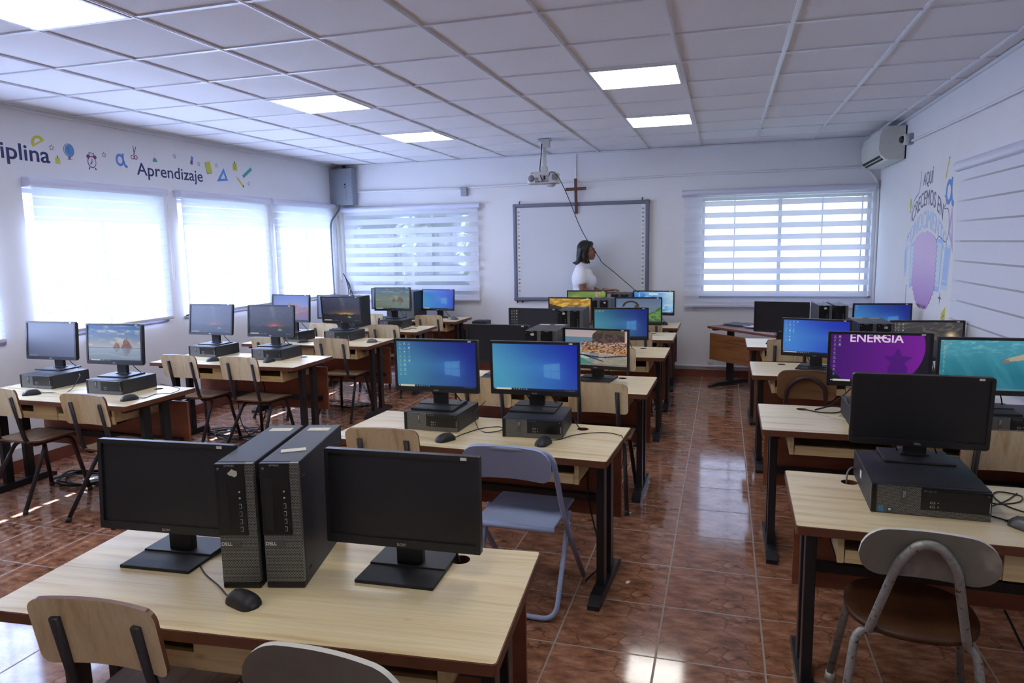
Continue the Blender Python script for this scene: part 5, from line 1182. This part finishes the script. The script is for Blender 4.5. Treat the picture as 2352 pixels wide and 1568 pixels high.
decal('note_print', 'yellow clipped note printed on the left wall', 'L', 6.76, 2.57, [('yellow_print', [(-.035, -.045), (.035, -.045), (.035, .035), (-.035, .035)]), ('slate_print', [(-.024, .014), (.024, .014), (.024, .018), (-.024, .018)]), ('slate_print', [(-.024, -.004), (.024, -.004), (.024, 0), (-.024, 0)]), ('slate_print', [(-.024, -.022), (.016, -.022), (.016, -.018), (-.024, -.018)]), ('slate_print', [(-.006, .03), (.006, .03), (.006, .055), (-.006, .055)])])
decal('ruler_print', 'teal ruler printed at the end of the left wall graphics', 'L', 6.965, 2.52, [('teal_print', [(-.095, -.018), (.095, -.018), (.095, .018), (-.095, .018)])], rot=R_(33))
decal('pencil_print', 'yellow pencil printed at the end of the left wall graphics', 'L', 6.83, 2.41, [('yellow_print', [(-.05, -.012), (.06, -.012), (.06, .012), (-.05, .012)]), ('off_white', [(-.085, 0), (-.05, -.012), (-.05, .012)]), ('purple_print', [(.06, -.012), (.078, -.012), (.078, .012), (.06, .012)])], rot=R_(-42))
decal('small_note_print', 'tiny yellow note printed right of the word ending', 'L', 4.56, 2.405, [('yellow_print', [(-.022, -.028), (.022, -.028), (.022, .02), (-.022, .02)]), ('slate_print', [(-.004, .018), (.004, .018), (.004, .038), (-.004, .038)])])
for lab, y, z in (('left of the globe', 4.515, 2.50), ('left of the blue letter', 5.02, 2.50), ('right of the flask', 5.86, 2.58), ('right of the eraser', 6.19, 2.54), ('right of the notebook', 6.46, 2.55), ('below the teal ruler', 6.98, 2.40)):
    sv = star(.026, .5, 5, PI/2); decal('star_print', 'tiny outline star printed %s' % lab, 'L', y, z, [('slate_print', sv, [[(a*.68, b_*.68) for a, b_ in sv]])], group='tiny stars printed on the left wall')
def fit_text(name, label, txt, tail, u0, u1, base, cap, mat='navy_print', bold=.02):
    w_t = text_mesh(tail, 1, mat, .0006, bold, align='LEFT'); me = text_mesh(txt, 1, mat, .0006, bold, align='LEFT'); cp = text_mesh('l', 1, mat, .0006, bold)
    wt = max(v.co.x for v in w_t.vertices)-min(v.co.x for v in w_t.vertices); x1 = max(v.co.x for v in me.vertices); ys = [v.co.y for v in cp.vertices]; y0, y1 = min(ys), max(ys)
    sx = (u1-u0)/wt; sy = cap/(y1-y0)
    for v in me.vertices: v.co.x = (v.co.x-x1)*sx; v.co.y = (v.co.y-y0)*sy; v.co.z = v.co.z-.0008
    o = bpy.data.objects.new(name, me); COL.objects.link(o); o.matrix_world = Matrix.Translation((XL+.001, u1, base)) @ ML
    return tag(o, label, 'lettering')
def wall_text(name, label, txt, size, wall, u, v, mat='navy_print', bold=.004, warp=None, sx=1.0, rot=0):
    me = text_mesh(txt, size, mat, .0006, bold, warp); o = bpy.data.objects.new(name, me); COL.objects.link(o)
    R3 = (ML if wall == 'L' else MRt) @ Matrix.Rotation(rot, 4, 'Z') @ Matrix.Diagonal((sx, 1, 1, 1)); o.matrix_world = Matrix.Translation((XL+.001 if wall == 'L' else XR-.001, u, v)) @ R3
    return tag(o, label, 'lettering')
fit_text('wall_lettering', 'dark blue word Aprendizaje painted on the left wall', 'Aprendizaje', 'Aprendizaje', 5.371, 6.236, 2.362, .112, bold=.008)
fit_text('wall_lettering', 'dark blue word ending iplina painted at the left edge', 'Disciplina', 'iplina', 4.085, 4.492, 2.374, .125, bold=.014)
# right wall mural
wall_text('wall_lettering', 'dark word AQUÍ painted on the right wall mural', 'AQUÍ', .155, 'R', 6.872, 2.150, 'slate_print', 0, sx=.80)
wall_text('wall_lettering', 'arched dark words CRECEMOS EN painted on the mural', 'CRECEMOS EN', .185, 'R', 6.86, 1.985, 'slate_print', 0, lambda x, y: (x, y-.10*(x/.5)**2), sx=.80)
wall_text('wall_lettering', 'arched pale blue word CONOCIMIENTO painted on the mural', 'CONOCIMIENTO', .215, 'R', 6.86, 1.80, 'lightblue_print', .0, lambda x, y: (x, y-.12*(x/.6)**2), sx=.76)
def mural_blob():
    nx, ny = 26, 60; vs, cols, fs = [], [], []
    for j in range(ny+1):
        t = j/ny; z = 1.06+(1.70-1.06)*t; hw = .365*min(1, .42+.58*math.sqrt(min(1, t/.28)))*(math.sqrt(max(0, 1-((t-.80)/.21)**2)) if t > .80 else 1)*(.80+.20*min(1, t/.3))
        hw *= 1+.05*math.sin(j*1.7)
        for i in range(nx+1):
            u = -1+2*i/nx; vs.append((-(.0+u*hw), z+.018*math.sin(i*1.9)*(1 if j == 0 else 0))); a = min(1, max(0, 1-t*1.5)); n_ = .04*math.sin(i*2.3+j*.3)
            c1, c2 = np.array(lin((214, 188, 226))), np.array(lin((180, 138, 206))); cols.append(c1*(1-a)+c2*a+n_*.2)
    for j in range(ny):
        for i in range(nx): fs.append((j*(nx+1)+i, j*(nx+1)+i+1, (j+1)*(nx+1)+i+1, (j+1)*(nx+1)+i))
    nv = len(vs); rim = [i for i in range(nx+1)]+[(j+1)*(nx+1)+nx for j in range(ny)]+[ny*(nx+1)+nx-1-i for i in range(nx)]+[(ny-1-j)*(nx+1) for j in range(ny-1)]
    full = [(XR-.0040, 6.85+v[0], v[1]) for v in vs]+[(XR, 6.85+vs[i][0], vs[i][1]) for i in rim]; cols = cols+[cols[i] for i in rim]; R_n = len(rim)
    fs = fs+[(rim[k], nv+k, nv+(k+1) % R_n, rim[(k+1) % R_n]) for k in range(R_n)]
    me = bpy.data.meshes.new('mural'); me.from_pydata(full, [], fs); ca = me.color_attributes.new('picture', 'FLOAT_COLOR', 'POINT')
    for k, c_ in enumerate(cols): ca.data[k].color = (*[max(0, q) for q in c_], 1)
    me.materials.append(MATS['mural_pigment']); o = bpy.data.objects.new('mural_shape', me); COL.objects.link(o); tag(o, 'large rounded pink and violet shape painted on the right wall mural', 'mural')
mural_blob()
def card(label, y, z, w, h, inner='mural_pale', outer='mural_blue', rot=0):
    decal('book_print', label, 'R', y, z, [(outer, [(-w/2, -h/2), (w/2, -h/2+.02), (w/2, h/2+.02), (-w/2, h/2)]), (inner, [(-w/2+.02, -h/2+.04), (w/2-.02, -h/2+.06), (w/2-.02, h/2-.01), (-w/2+.02, h/2-.02)]), (outer, [(-w/2+.03, -h/2+.07), (w/2-.03, -h/2+.085), (w/2-.03, -h/2+.095), (-w/2+.03, -h/2+.08)])], rot=rot)
card('pale blue book page painted left of the pink shape', 7.24, 1.40, .16, .40, rot=R_(4)); card('pale blue book page painted right of the pink shape', 6.47, 1.42, .24, .42, rot=R_(-6))
card('small light blue book painted at the mural\'s far left', 7.50, 1.42, .10, .28, 'mural_blue', 'mural_pale', R_(5)); card('small light blue book painted at the mural\'s right', 6.22, 1.41, .17, .36, 'mural_blue', 'mural_pale', R_(-8))
decal('letter_print', 'blue rounded letter a painted beside the right wall blind', 'R', 6.24, 2.0, letter_a(.98))
decal('pencil_print', 'yellow pencil painted above the mural', 'R', 6.33, 2.19, [('yellow_print', [(-.01, -.085), (.01, -.085), (.01, .07), (-.01, .07)]), ('navy_print', [(-.01, .07), (.01, .07), (0, .095)])], rot=R_(-25))
decal('set_square_print', 'lilac set square painted beside the right wall blind', 'R', 6.17, 1.70, [('lilac_print', [(-.04, .0), (.02, .20), (.10, -.16)], [[(-.005, .0), (.02, .10), (.05, -.06)]])])
decal('lightbulb_print', 'small yellow lightbulb painted left of the mural words', 'R', 7.42, 1.96, [('yellow_print', circle(0, 0, .035, 16, .055)), ('slate_print', [(-.012, -.075), (.012, -.075), (.012, -.06), (-.012, -.06)])])
decal('star_print', 'dark four-pointed star painted at the mural\'s lower right', 'R', 6.33, 1.175, [('slate_print', star(.055, .22, 4))]); decal('star_print', 'tiny dark four-pointed star painted left of the mural', 'R', 7.46, 1.66, [('slate_print', star(.04, .22, 4))])
decal('note_print', 'yellow note painted low beside the mural', 'R', 6.21, 1.03, [('yellow_print', [(-.06, -.08), (.05, -.06), (.05, .09), (-.05, .03)]), ('slate_print', [(-.03, -.01), (.03, .02), (.03, .028), (-.03, -.002)])])
decal('ruler_print', 'thin teal ruler painted low at the mural\'s left', 'R', 7.42, 1.10, [('teal_print', [(-.008, -.15), (.008, -.15), (.008, .12), (-.008, .12)])])
for lab, pts in (('thin blue painted line curling left of the word AQUÍ', [(7.10, 2.23), (7.12, 2.12), (7.16, 2.05), (7.28, 2.0), (7.36, 1.92), (7.38, 1.80)]), ('thin grey painted line waving below the mural words', [(6.36, 1.98), (6.30, 1.93), (6.36, 1.88), (6.24, 1.86), (6.20, 1.70), (6.26, 1.62), (6.36, 1.64), (6.46, 1.66), (6.56, 1.61), (6.68, 1.66), (6.80, 1.70), (6.92, 1.65), (7.06, 1.64), (7.12, 1.60)])):
    mb = MB(); mb.tube(smooth_path([(XR-.0005, a, b_) for a, b_ in pts], 6), .006, 'blue_print' if 'blue' in lab else 'grey_print', 6)
    for v in mb.v: v.x = XR-.0006+(v.x-(XR-.0005))*.08
    tag(mb.build('line_print'), lab, 'mural')

# ------------------------------------------------------------------ floor clutter under the window desks
def strip(label, x, y, yaw, L_=.30):
    r = thing('power_strip', label, 'power strip', (x, y, 0), R_(yaw)); b = MB(); b.box(-L_/2, L_/2, -.035, .035, 0, .045, 'off_white', .006); b.build('body', r)
    b = MB()
    for k in range(4): b.box(-L_/2+.04+k*.06, -L_/2+.065+k*.06, -.012, .012, .045, .0465, 'dark_gap')
    b.build('socket', r); return r
strip('white power strip on the floor right of the first window desk chair', -4.30, 3.83, 25, .22); strip('white power strip behind the second window desk\'s left leg', -4.55, 4.70, 60)
def tangle(label, cx, cy, rx, ry, n, seed, r=.004):
    rg = random.Random(seed); mb = MB()
    for q in range(n):
        pts = []; a0 = rg.uniform(0, 6.28)
        for k in range(9):
            a = a0+k*.8+rg.uniform(-.3, .3); pts.append((cx+rx*math.cos(a)*rg.uniform(.5, 1), cy+ry*math.sin(a)*rg.uniform(.4, 1), .006+rg.uniform(0, .03)))
        mb.tube(smooth_path(pts, 6), r, 'cable_black', 6)
    o = mb.build('cable_tangle'); tag(o, label, 'cables', kind='stuff')
tangle('tangle of black cables on the floor behind the first window desk', -4.45, 3.85, .28, .18, 5, 1, .006)
tangle('tangle of black cables on the floor under the second window desk', -4.12, 5.18, .42, .22, 7, 2)
tangle('tangle of black cables on the floor under the third window desk', -3.85, 6.45, .35, .15, 4, 3)
for lab, pts in (('black cable hanging under the second window desk, left one', [(-4.2, 5.25, .60), (-4.18, 5.23, .35), (-4.12, 5.18, .12), (-3.95, 5.10, .01), (-3.75, 5.06, .006)]), ('black cable hanging under the second window desk, right one', [(-3.95, 5.27, .60), (-3.88, 5.22, .40), (-3.80, 5.10, .25), (-3.86, 5.05, .10), (-4.05, 5.10, .01)]),
                 ('black cable hanging behind the first window desk', [(-3.95, 3.86, .60), (-3.90, 3.88, .40), (-3.96, 3.92, .15), (-4.12, 3.90, .01)]),
                 ('black cable trailing beside the grey oval-back chair', [(1.05, 2.93, .25), (1.12, 2.82, .10), (1.22, 2.66, .01), (1.38, 2.52, .006)]), ('second black cable trailing beside the grey oval-back chair', [(1.12, 2.93, .26), (1.16, 2.76, .10), (1.28, 2.52, .01), (1.42, 2.30, .006)]),
                 ('thin black cable hanging by the folding chair leg', [(-.66, 3.50, .58), (-.64, 3.42, .36), (-.56, 3.30, .10), (-.62, 3.22, .01)])):
    cord(lab, pts, .0045)

for lab, x, y, a in (('tiny crumpled white paper scrap on the aisle tiles beside a desk foot', -.53, 4.18, .4), ('tiny white crumb on the floor in the middle of the aisle', -.42, 3.28, 1.2)):
    b = MB(); b.prism([(-.013, -.006), (.012, -.008), (.016, .004), (.002, .009), (-.012, .006)], 0, .004, 'label_white'); tag(b.build('paper_scrap', None, (x, y, 0), (0, 0, a)), lab, 'litter')
# ------------------------------------------------------------------ person
def sphere_pts(mb, c, r, mat, n=16, M=None):
    vs, fs = [], []
    for i in range(n+1):
        for j in range(2*n): a, b_ = PI*i/n, PI*j/n; vs.append(Vector((c[0]+r[0]*math.sin(a)*math.cos(b_), c[1]+r[1]*math.sin(a)*math.sin(b_), c[2]+r[2]*math.cos(a))))
    for i in range(n):
        for j in range(2*n): fs.append((i*2*n+j, i*2*n+(j+1) % (2*n), (i+1)*2*n+(j+1) % (2*n), (i+1)*2*n+j))
    mb.add(vs, fs, mat, True, M)
def remesh(mb, name, vox, mat, parent, smooth=6):
    o = mb.build(name); m_ = o.modifiers.new('r', 'REMESH'); m_.mode = 'VOXEL'; m_.voxel_size = vox; m_.use_smooth_shade = True
    s_ = o.modifiers.new('s', 'SMOOTH'); s_.iterations = smooth; s_.factor = .5
    bpy.context.view_layer.update(); me = bpy.data.meshes.new_from_object(o.evaluated_get(bpy.context.evaluated_depsgraph_get()))
    bpy.data.objects.remove(o); me.materials.clear(); me.materials.append(MATS[mat]); n = inst(name, me, parent); return n
# faces +x (local), feet at z=0; height 1.66
def limb(mb, pts, rs, mat, n=12):
    P = smooth_path(pts, 5); k = len(P); R2 = [np.interp(i*(len(rs)-1)/(k-1), range(len(rs)), rs) for i in range(k)]
    mb.tube(P, R2, mat, n); sphere_pts(mb, P[0], (R2[0],)*3, mat, 8); sphere_pts(mb, P[-1], (R2[-1],)*3, mat, 8)
PX, PY = -1.650, 8.57
pe = thing('person', 'person with shoulder-length black hair and white short-sleeved shirt before the whiteboard', 'person', (PX, PY, 0), 0)
B = MB()
for sy in (-1, 1): limb(B, [(.0, sy*.085, .88), (.015, sy*.085, .50), (-.01, sy*.085, .09)], [.085, .058, .036], 'skin'); limb(B, [(-.02, sy*.085, .04), (.14, sy*.095, .025)], [.036, .026], 'skin')
sphere_pts(B, (0, 0, .93), (.105, .15, .12), 'skin'); limb(B, [(0, 0, .95), (-.01, 0, 1.12), (-.02, 0, 1.28), (-.02, 0, 1.40)], [.100, .095, .090, .05], 'skin')
limb(B, [(-.02, 0, 1.38), (.015, 0, 1.47)], [.05, .045], 'skin')
for sy in (-1, 1): sphere_pts(B, (-.015, sy*.13, 1.32), (.045, .05, .045), 'skin', 10)
# arms: near arm (towards camera) and far arm reach forward over the tower
limb(B, [(-.012, -.165, 1.29), (.008, -.182, 1.20), (.025, -.188, 1.085)], [.050, .052, .044], 'skin'); limb(B, [(.025, -.188, 1.085), (.17, -.21, 1.068), (.31, -.245, 1.105)], [.044, .036, .022], 'skin')
limb(B, [(-.012, .165, 1.29), (.03, .17, 1.10)], [.045, .038], 'skin'); limb(B, [(.03, .17, 1.10), (.18, .10, 1.06), (.27, .06, 1.05)], [.037, .030, .022], 'skin')
def hand(mb, p, d, up, sgn):
    p, d, up = Vector(p), Vector(d).normalized(), Vector(up).normalized(); sd = d.cross(up).normalized()
    for k in range(5): q = p+d*(.012+.017*k); sphere_pts(mb, q, (.019, .036 if k else .03, .014), 'skin', 8, None)
    base = p+d*.085
    for i, (o_, l) in enumerate(((-.027, .062), (-.009, .072), (.009, .067), (.026, .052))):
        a = base+sd*o_; limb(mb, [a-d*.02, a+d*l*.5+up*.004, a+d*l-up*(.010+.004*i)], [.0095, .0085, .0070], 'skin', 8)
    th = p+d*.03-sd*.03*sgn; limb(mb, [th, th+d*.03-sd*.022*sgn, th+d*.058-sd*.028*sgn-up*.008], [.011, .0095, .008], 'skin', 8)
hand(B, (.315, -.245, 1.104), (1, -.12, .0), (0, 0, 1), 1); hand(B, (.275, .058, 1.05), (1, -.3, .05), (0, 0, 1), -1)
# head, profile to the right
hx, hz = .045, 1.565
sphere_pts(B, (hx-.02, 0, hz+.02), (.092, .074, .095), 'skin', 18); sphere_pts(B, (hx+.030, 0, hz-.04), (.058, .056, .072), 'skin', 14); sphere_pts(B, (hx+.055, 0, hz-.085), (.030, .036, .026), 'skin', 12)
limb(B, [(hx+.074, 0, hz+.012), (hx+.092, 0, hz-.012), (hx+.100, 0, hz-.028)], [.010, .012, .013], 'skin', 10)
for sy in (-1, 1): sphere_pts(B, (hx+.088, sy*.011, hz-.031), (.010, .009, .007), 'skin', 8); sphere_pts(B, (hx-.012, sy*.074, hz-.01), (.018, .008, .028), 'skin', 8); sphere_pts(B, (hx+.060, sy*.03, hz-.03), (.025, .022, .022), 'skin', 8)
sphere_pts(B, (hx+.082, 0, hz-.056), (.012, .022, .007), 'skin', 8); sphere_pts(B, (hx+.080, 0, hz-.066), (.012, .020, .007), 'skin', 8); sphere_pts(B, (hx+.066, 0, hz+.018), (.020, .05, .012), 'skin', 10)
remesh(B, 'body', .0055, 'skin', pe, 3)
f_ = MB(); sphere_pts(f_, (hx+.0885, 0, hz-.061), (.008, .019, .0075), 'lips', 8); f_.build('lips', pe)
for sy in (-1, 1):
    f_ = MB(); sphere_pts(f_, (hx+.068, sy*.031, hz-.002), (.009, .012, .006), 'eye_white', 10); o = f_.build('eye', pe); g_ = MB(); sphere_pts(g_, (hx+.0735, sy*.031, hz-.002), (.0055, .008, .0055), 'hair', 8); g_.build('iris', o)
    f_ = MB(); limb(f_, [(hx+.082, sy*.016, hz+.020), (hx+.080, sy*.032, hz+.025), (hx+.070, sy*.048, hz+.020)], [.003, .004, .002], 'hair', 6); f_.build('eyebrow', pe)
H = MB(); sphere_pts(H, (hx-.035, 0, hz+.030), (.098, .085, .102), 'hair', 18); sphere_pts(H, (hx+.022, 0, hz+.082), (.050, .060, .036), 'hair', 12)
limb(H, [(hx-.05, 0, hz+.02), (hx-.082, 0, hz-.06), (hx-.105, 0, hz-.125)], [.085, .062, .040], 'hair', 14)
for sy in (-1, 1): limb(H, [(hx-.02, sy*.056, hz+.045), (hx-.030, sy*.072, hz-.04), (hx-.018, sy*.070, hz-.11), (hx+.012, sy*.055, hz-.150)], [.038, .031, .026, .010], 'hair', 10); limb(H, [(hx-.06, sy*.058, hz+.02), (hx-.08, sy*.062, hz-.07), (hx-.11, sy*.058, hz-.135)], [.05, .038, .016], 'hair', 10)
limb(H, [(hx-.10, .0, hz-.115), (hx-.150, -.01, hz-.148), (hx-.180, -.01, hz-.140)], [.032, .020, .009], 'hair', 8)
limb(H, [(hx-.09, -.05, hz-.12), (hx-.125, -.06, hz-.155), (hx-.150, -.06, hz-.158)], [.022, .015, .007], 'hair', 8)
remesh(H, 'hair', .007, 'hair', pe, 3)
Sh = MB(); limb(Sh, [(-.005, 0, .86), (-.005, 0, 1.0), (-.012, 0, 1.15), (-.020, 0, 1.29), (-.025, 0, 1.350)], [.130, .125, .132, .118, .082], 'shirt', 20); sphere_pts(Sh, (-.01, 0, .92), (.135, .170, .13), 'shirt'); sphere_pts(Sh, (-.03, 0, 1.22), (.122, .165, .16), 'shirt'); sphere_pts(Sh, (-.012, 0, 1.375), (.078, .090, .045), 'shirt')
for sy in (-1, 1): sphere_pts(Sh, (.068, sy*.055, 1.19), (.078, .080, .095), 'shirt'); sphere_pts(Sh, (.045, sy*.03, 1.27), (.06, .06, .08), 'shirt')
for sy in (-1, 1): limb(Sh, [(-.03, sy*.09, 1.350), (-.025, sy*.145, 1.320), (-.008, sy*.172, 1.27), (.006, sy*.180, 1.215)], [.060, .072, .074, .070], 'shirt', 14)
limb(Sh, [(-.005, -.045, 1.405), (-.055, -.035, 1.425), (-.068, 0, 1.43), (-.055, .035, 1.425), (-.005, .045, 1.405)], [.014, .018, .018, .018, .014], 'shirt', 10)
remesh(Sh, 'shirt', .008, 'shirt', pe, 4)
Tr = MB()
for sy in (-1, 1): limb(Tr, [(0, sy*.08, .90), (.015, sy*.086, .5), (-.01, sy*.086, .07)], [.115, .078, .060], 'trousers', 14)
sphere_pts(Tr, (0, 0, .90), (.122, .158, .12), 'trousers'); remesh(Tr, 'trousers', .010, 'trousers', pe, 4)
for sy in (-1, 1): f_ = MB(); limb(f_, [(-.045, sy*.087, .040), (.04, sy*.09, .038), (.165, sy*.097, .030)], [.040, .042, .030], 'shoe', 12); o = remesh(f_, 'shoe', .008, 'shoe', pe, 2)
f_ = MB(); M = Matrix.Translation((.285, -.236, 1.094)) @ Euler((0, R_(68), R_(-12))).to_matrix().to_4x4(); f_.lathe([(.0265, -.010), (.0285, -.008), (.0285, .008), (.0265, .010)], 'watch', 20, M=M); f_.build('wristwatch', pe)

# ------------------------------------------------------------------ light
w = bpy.data.worlds.new('sky'); S.world = w; w.use_nodes = True; nt = w.node_tree; nt.nodes.clear()
wo = nt.nodes.new('ShaderNodeOutputWorld'); bg = nt.nodes.new('ShaderNodeBackground'); tc = nt.nodes.new('ShaderNodeTexCoord'); sp = nt.nodes.new('ShaderNodeSeparateXYZ'); rp = nt.nodes.new('ShaderNodeValToRGB')
nt.links.new(tc.outputs['Generated'], sp.inputs[0]); nt.links.new(sp.outputs['Z'], rp.inputs[0])
rp.color_ramp.elements[0].position = 0; rp.color_ramp.elements[0].color = (.70, .79, 1, 1); rp.color_ramp.elements[1].position = .6; rp.color_ramp.elements[1].color = (.42, .57, 1, 1)
nt.links.new(rp.outputs[0], bg.inputs['Color']); bg.inputs['Strength'].default_value = 4.3; nt.links.new(bg.outputs[0], wo.inputs[0])
sd = bpy.data.lights.new('sun', 'SUN'); sd.energy = 90; sd.angle = R_(.8); sd.color = (.55, .685, 1); so = bpy.data.objects.new('sun', sd); COL.objects.link(so)
so.rotation_euler = Vector((-.66, .06, .74)).to_track_quat('Z', 'Y').to_euler(); so.location = (-9, 5, 9)
def portal(name, loc, rot, sx, sy):
    l = bpy.data.lights.new(name, 'AREA'); l.shape = 'RECTANGLE'; l.size = sx; l.size_y = sy; l.cycles.is_portal = True; o = bpy.data.objects.new(name, l); COL.objects.link(o); o.location = loc; o.rotation_euler = rot
for h in WL: portal('daylight_portal', (XL-.26, (h[0]+h[1])/2, (h[2]+h[3])/2), (0, -PI/2, 0), h[3]-h[2], h[1]-h[0])
for h in WBk: portal('daylight_portal', ((h[0]+h[1])/2, YB+.26, (h[2]+h[3])/2), (-PI/2, 0, 0), h[1]-h[0], h[3]-h[2])
for h in WR: portal('daylight_portal', (XR+.26, (h[0]+h[1])/2, (h[2]+h[3])/2), (0, PI/2, 0), h[3]-h[2], h[1]-h[0])

# ------------------------------------------------------------------ camera
cd = bpy.data.cameras.new('camera'); co = bpy.data.objects.new('camera', cd); COL.objects.link(co)
cd.sensor_fit = 'HORIZONTAL'; cd.sensor_width = 36; cd.lens = 36*1611.92/2352; cd.clip_start = .02
Mc = Matrix(((0.957669735660553, -0.02223127280826368, 0.2870094909740288), (0.2872987807135527, 0.1365451215864035, -0.9480584583091172), (-0.018113199616648687, 0.9903843699696996, 0.13715214806691364)))
co.matrix_world = Matrix.Translation((0, 0, CAMZ)) @ Mc.to_4x4(); S.camera = co
S.view_settings.view_transform = 'Standard'; S.view_settings.look = 'None'; S.view_settings.gamma = 1; S.view_settings.exposure = .22; S.view_settings.use_curve_mapping = False
cy = S.cycles; cy.use_denoising = True
try: cy.denoiser = 'OPENIMAGEDENOISE'
except Exception: pass
cy.use_adaptive_sampling = True; cy.adaptive_threshold = .1
cy.max_bounces = 5; cy.diffuse_bounces = 4; cy.glossy_bounces = 2; cy.transparent_max_bounces = 10; cy.sample_clamp_indirect = 40; cy.caustics_reflective = False; cy.caustics_refractive = False
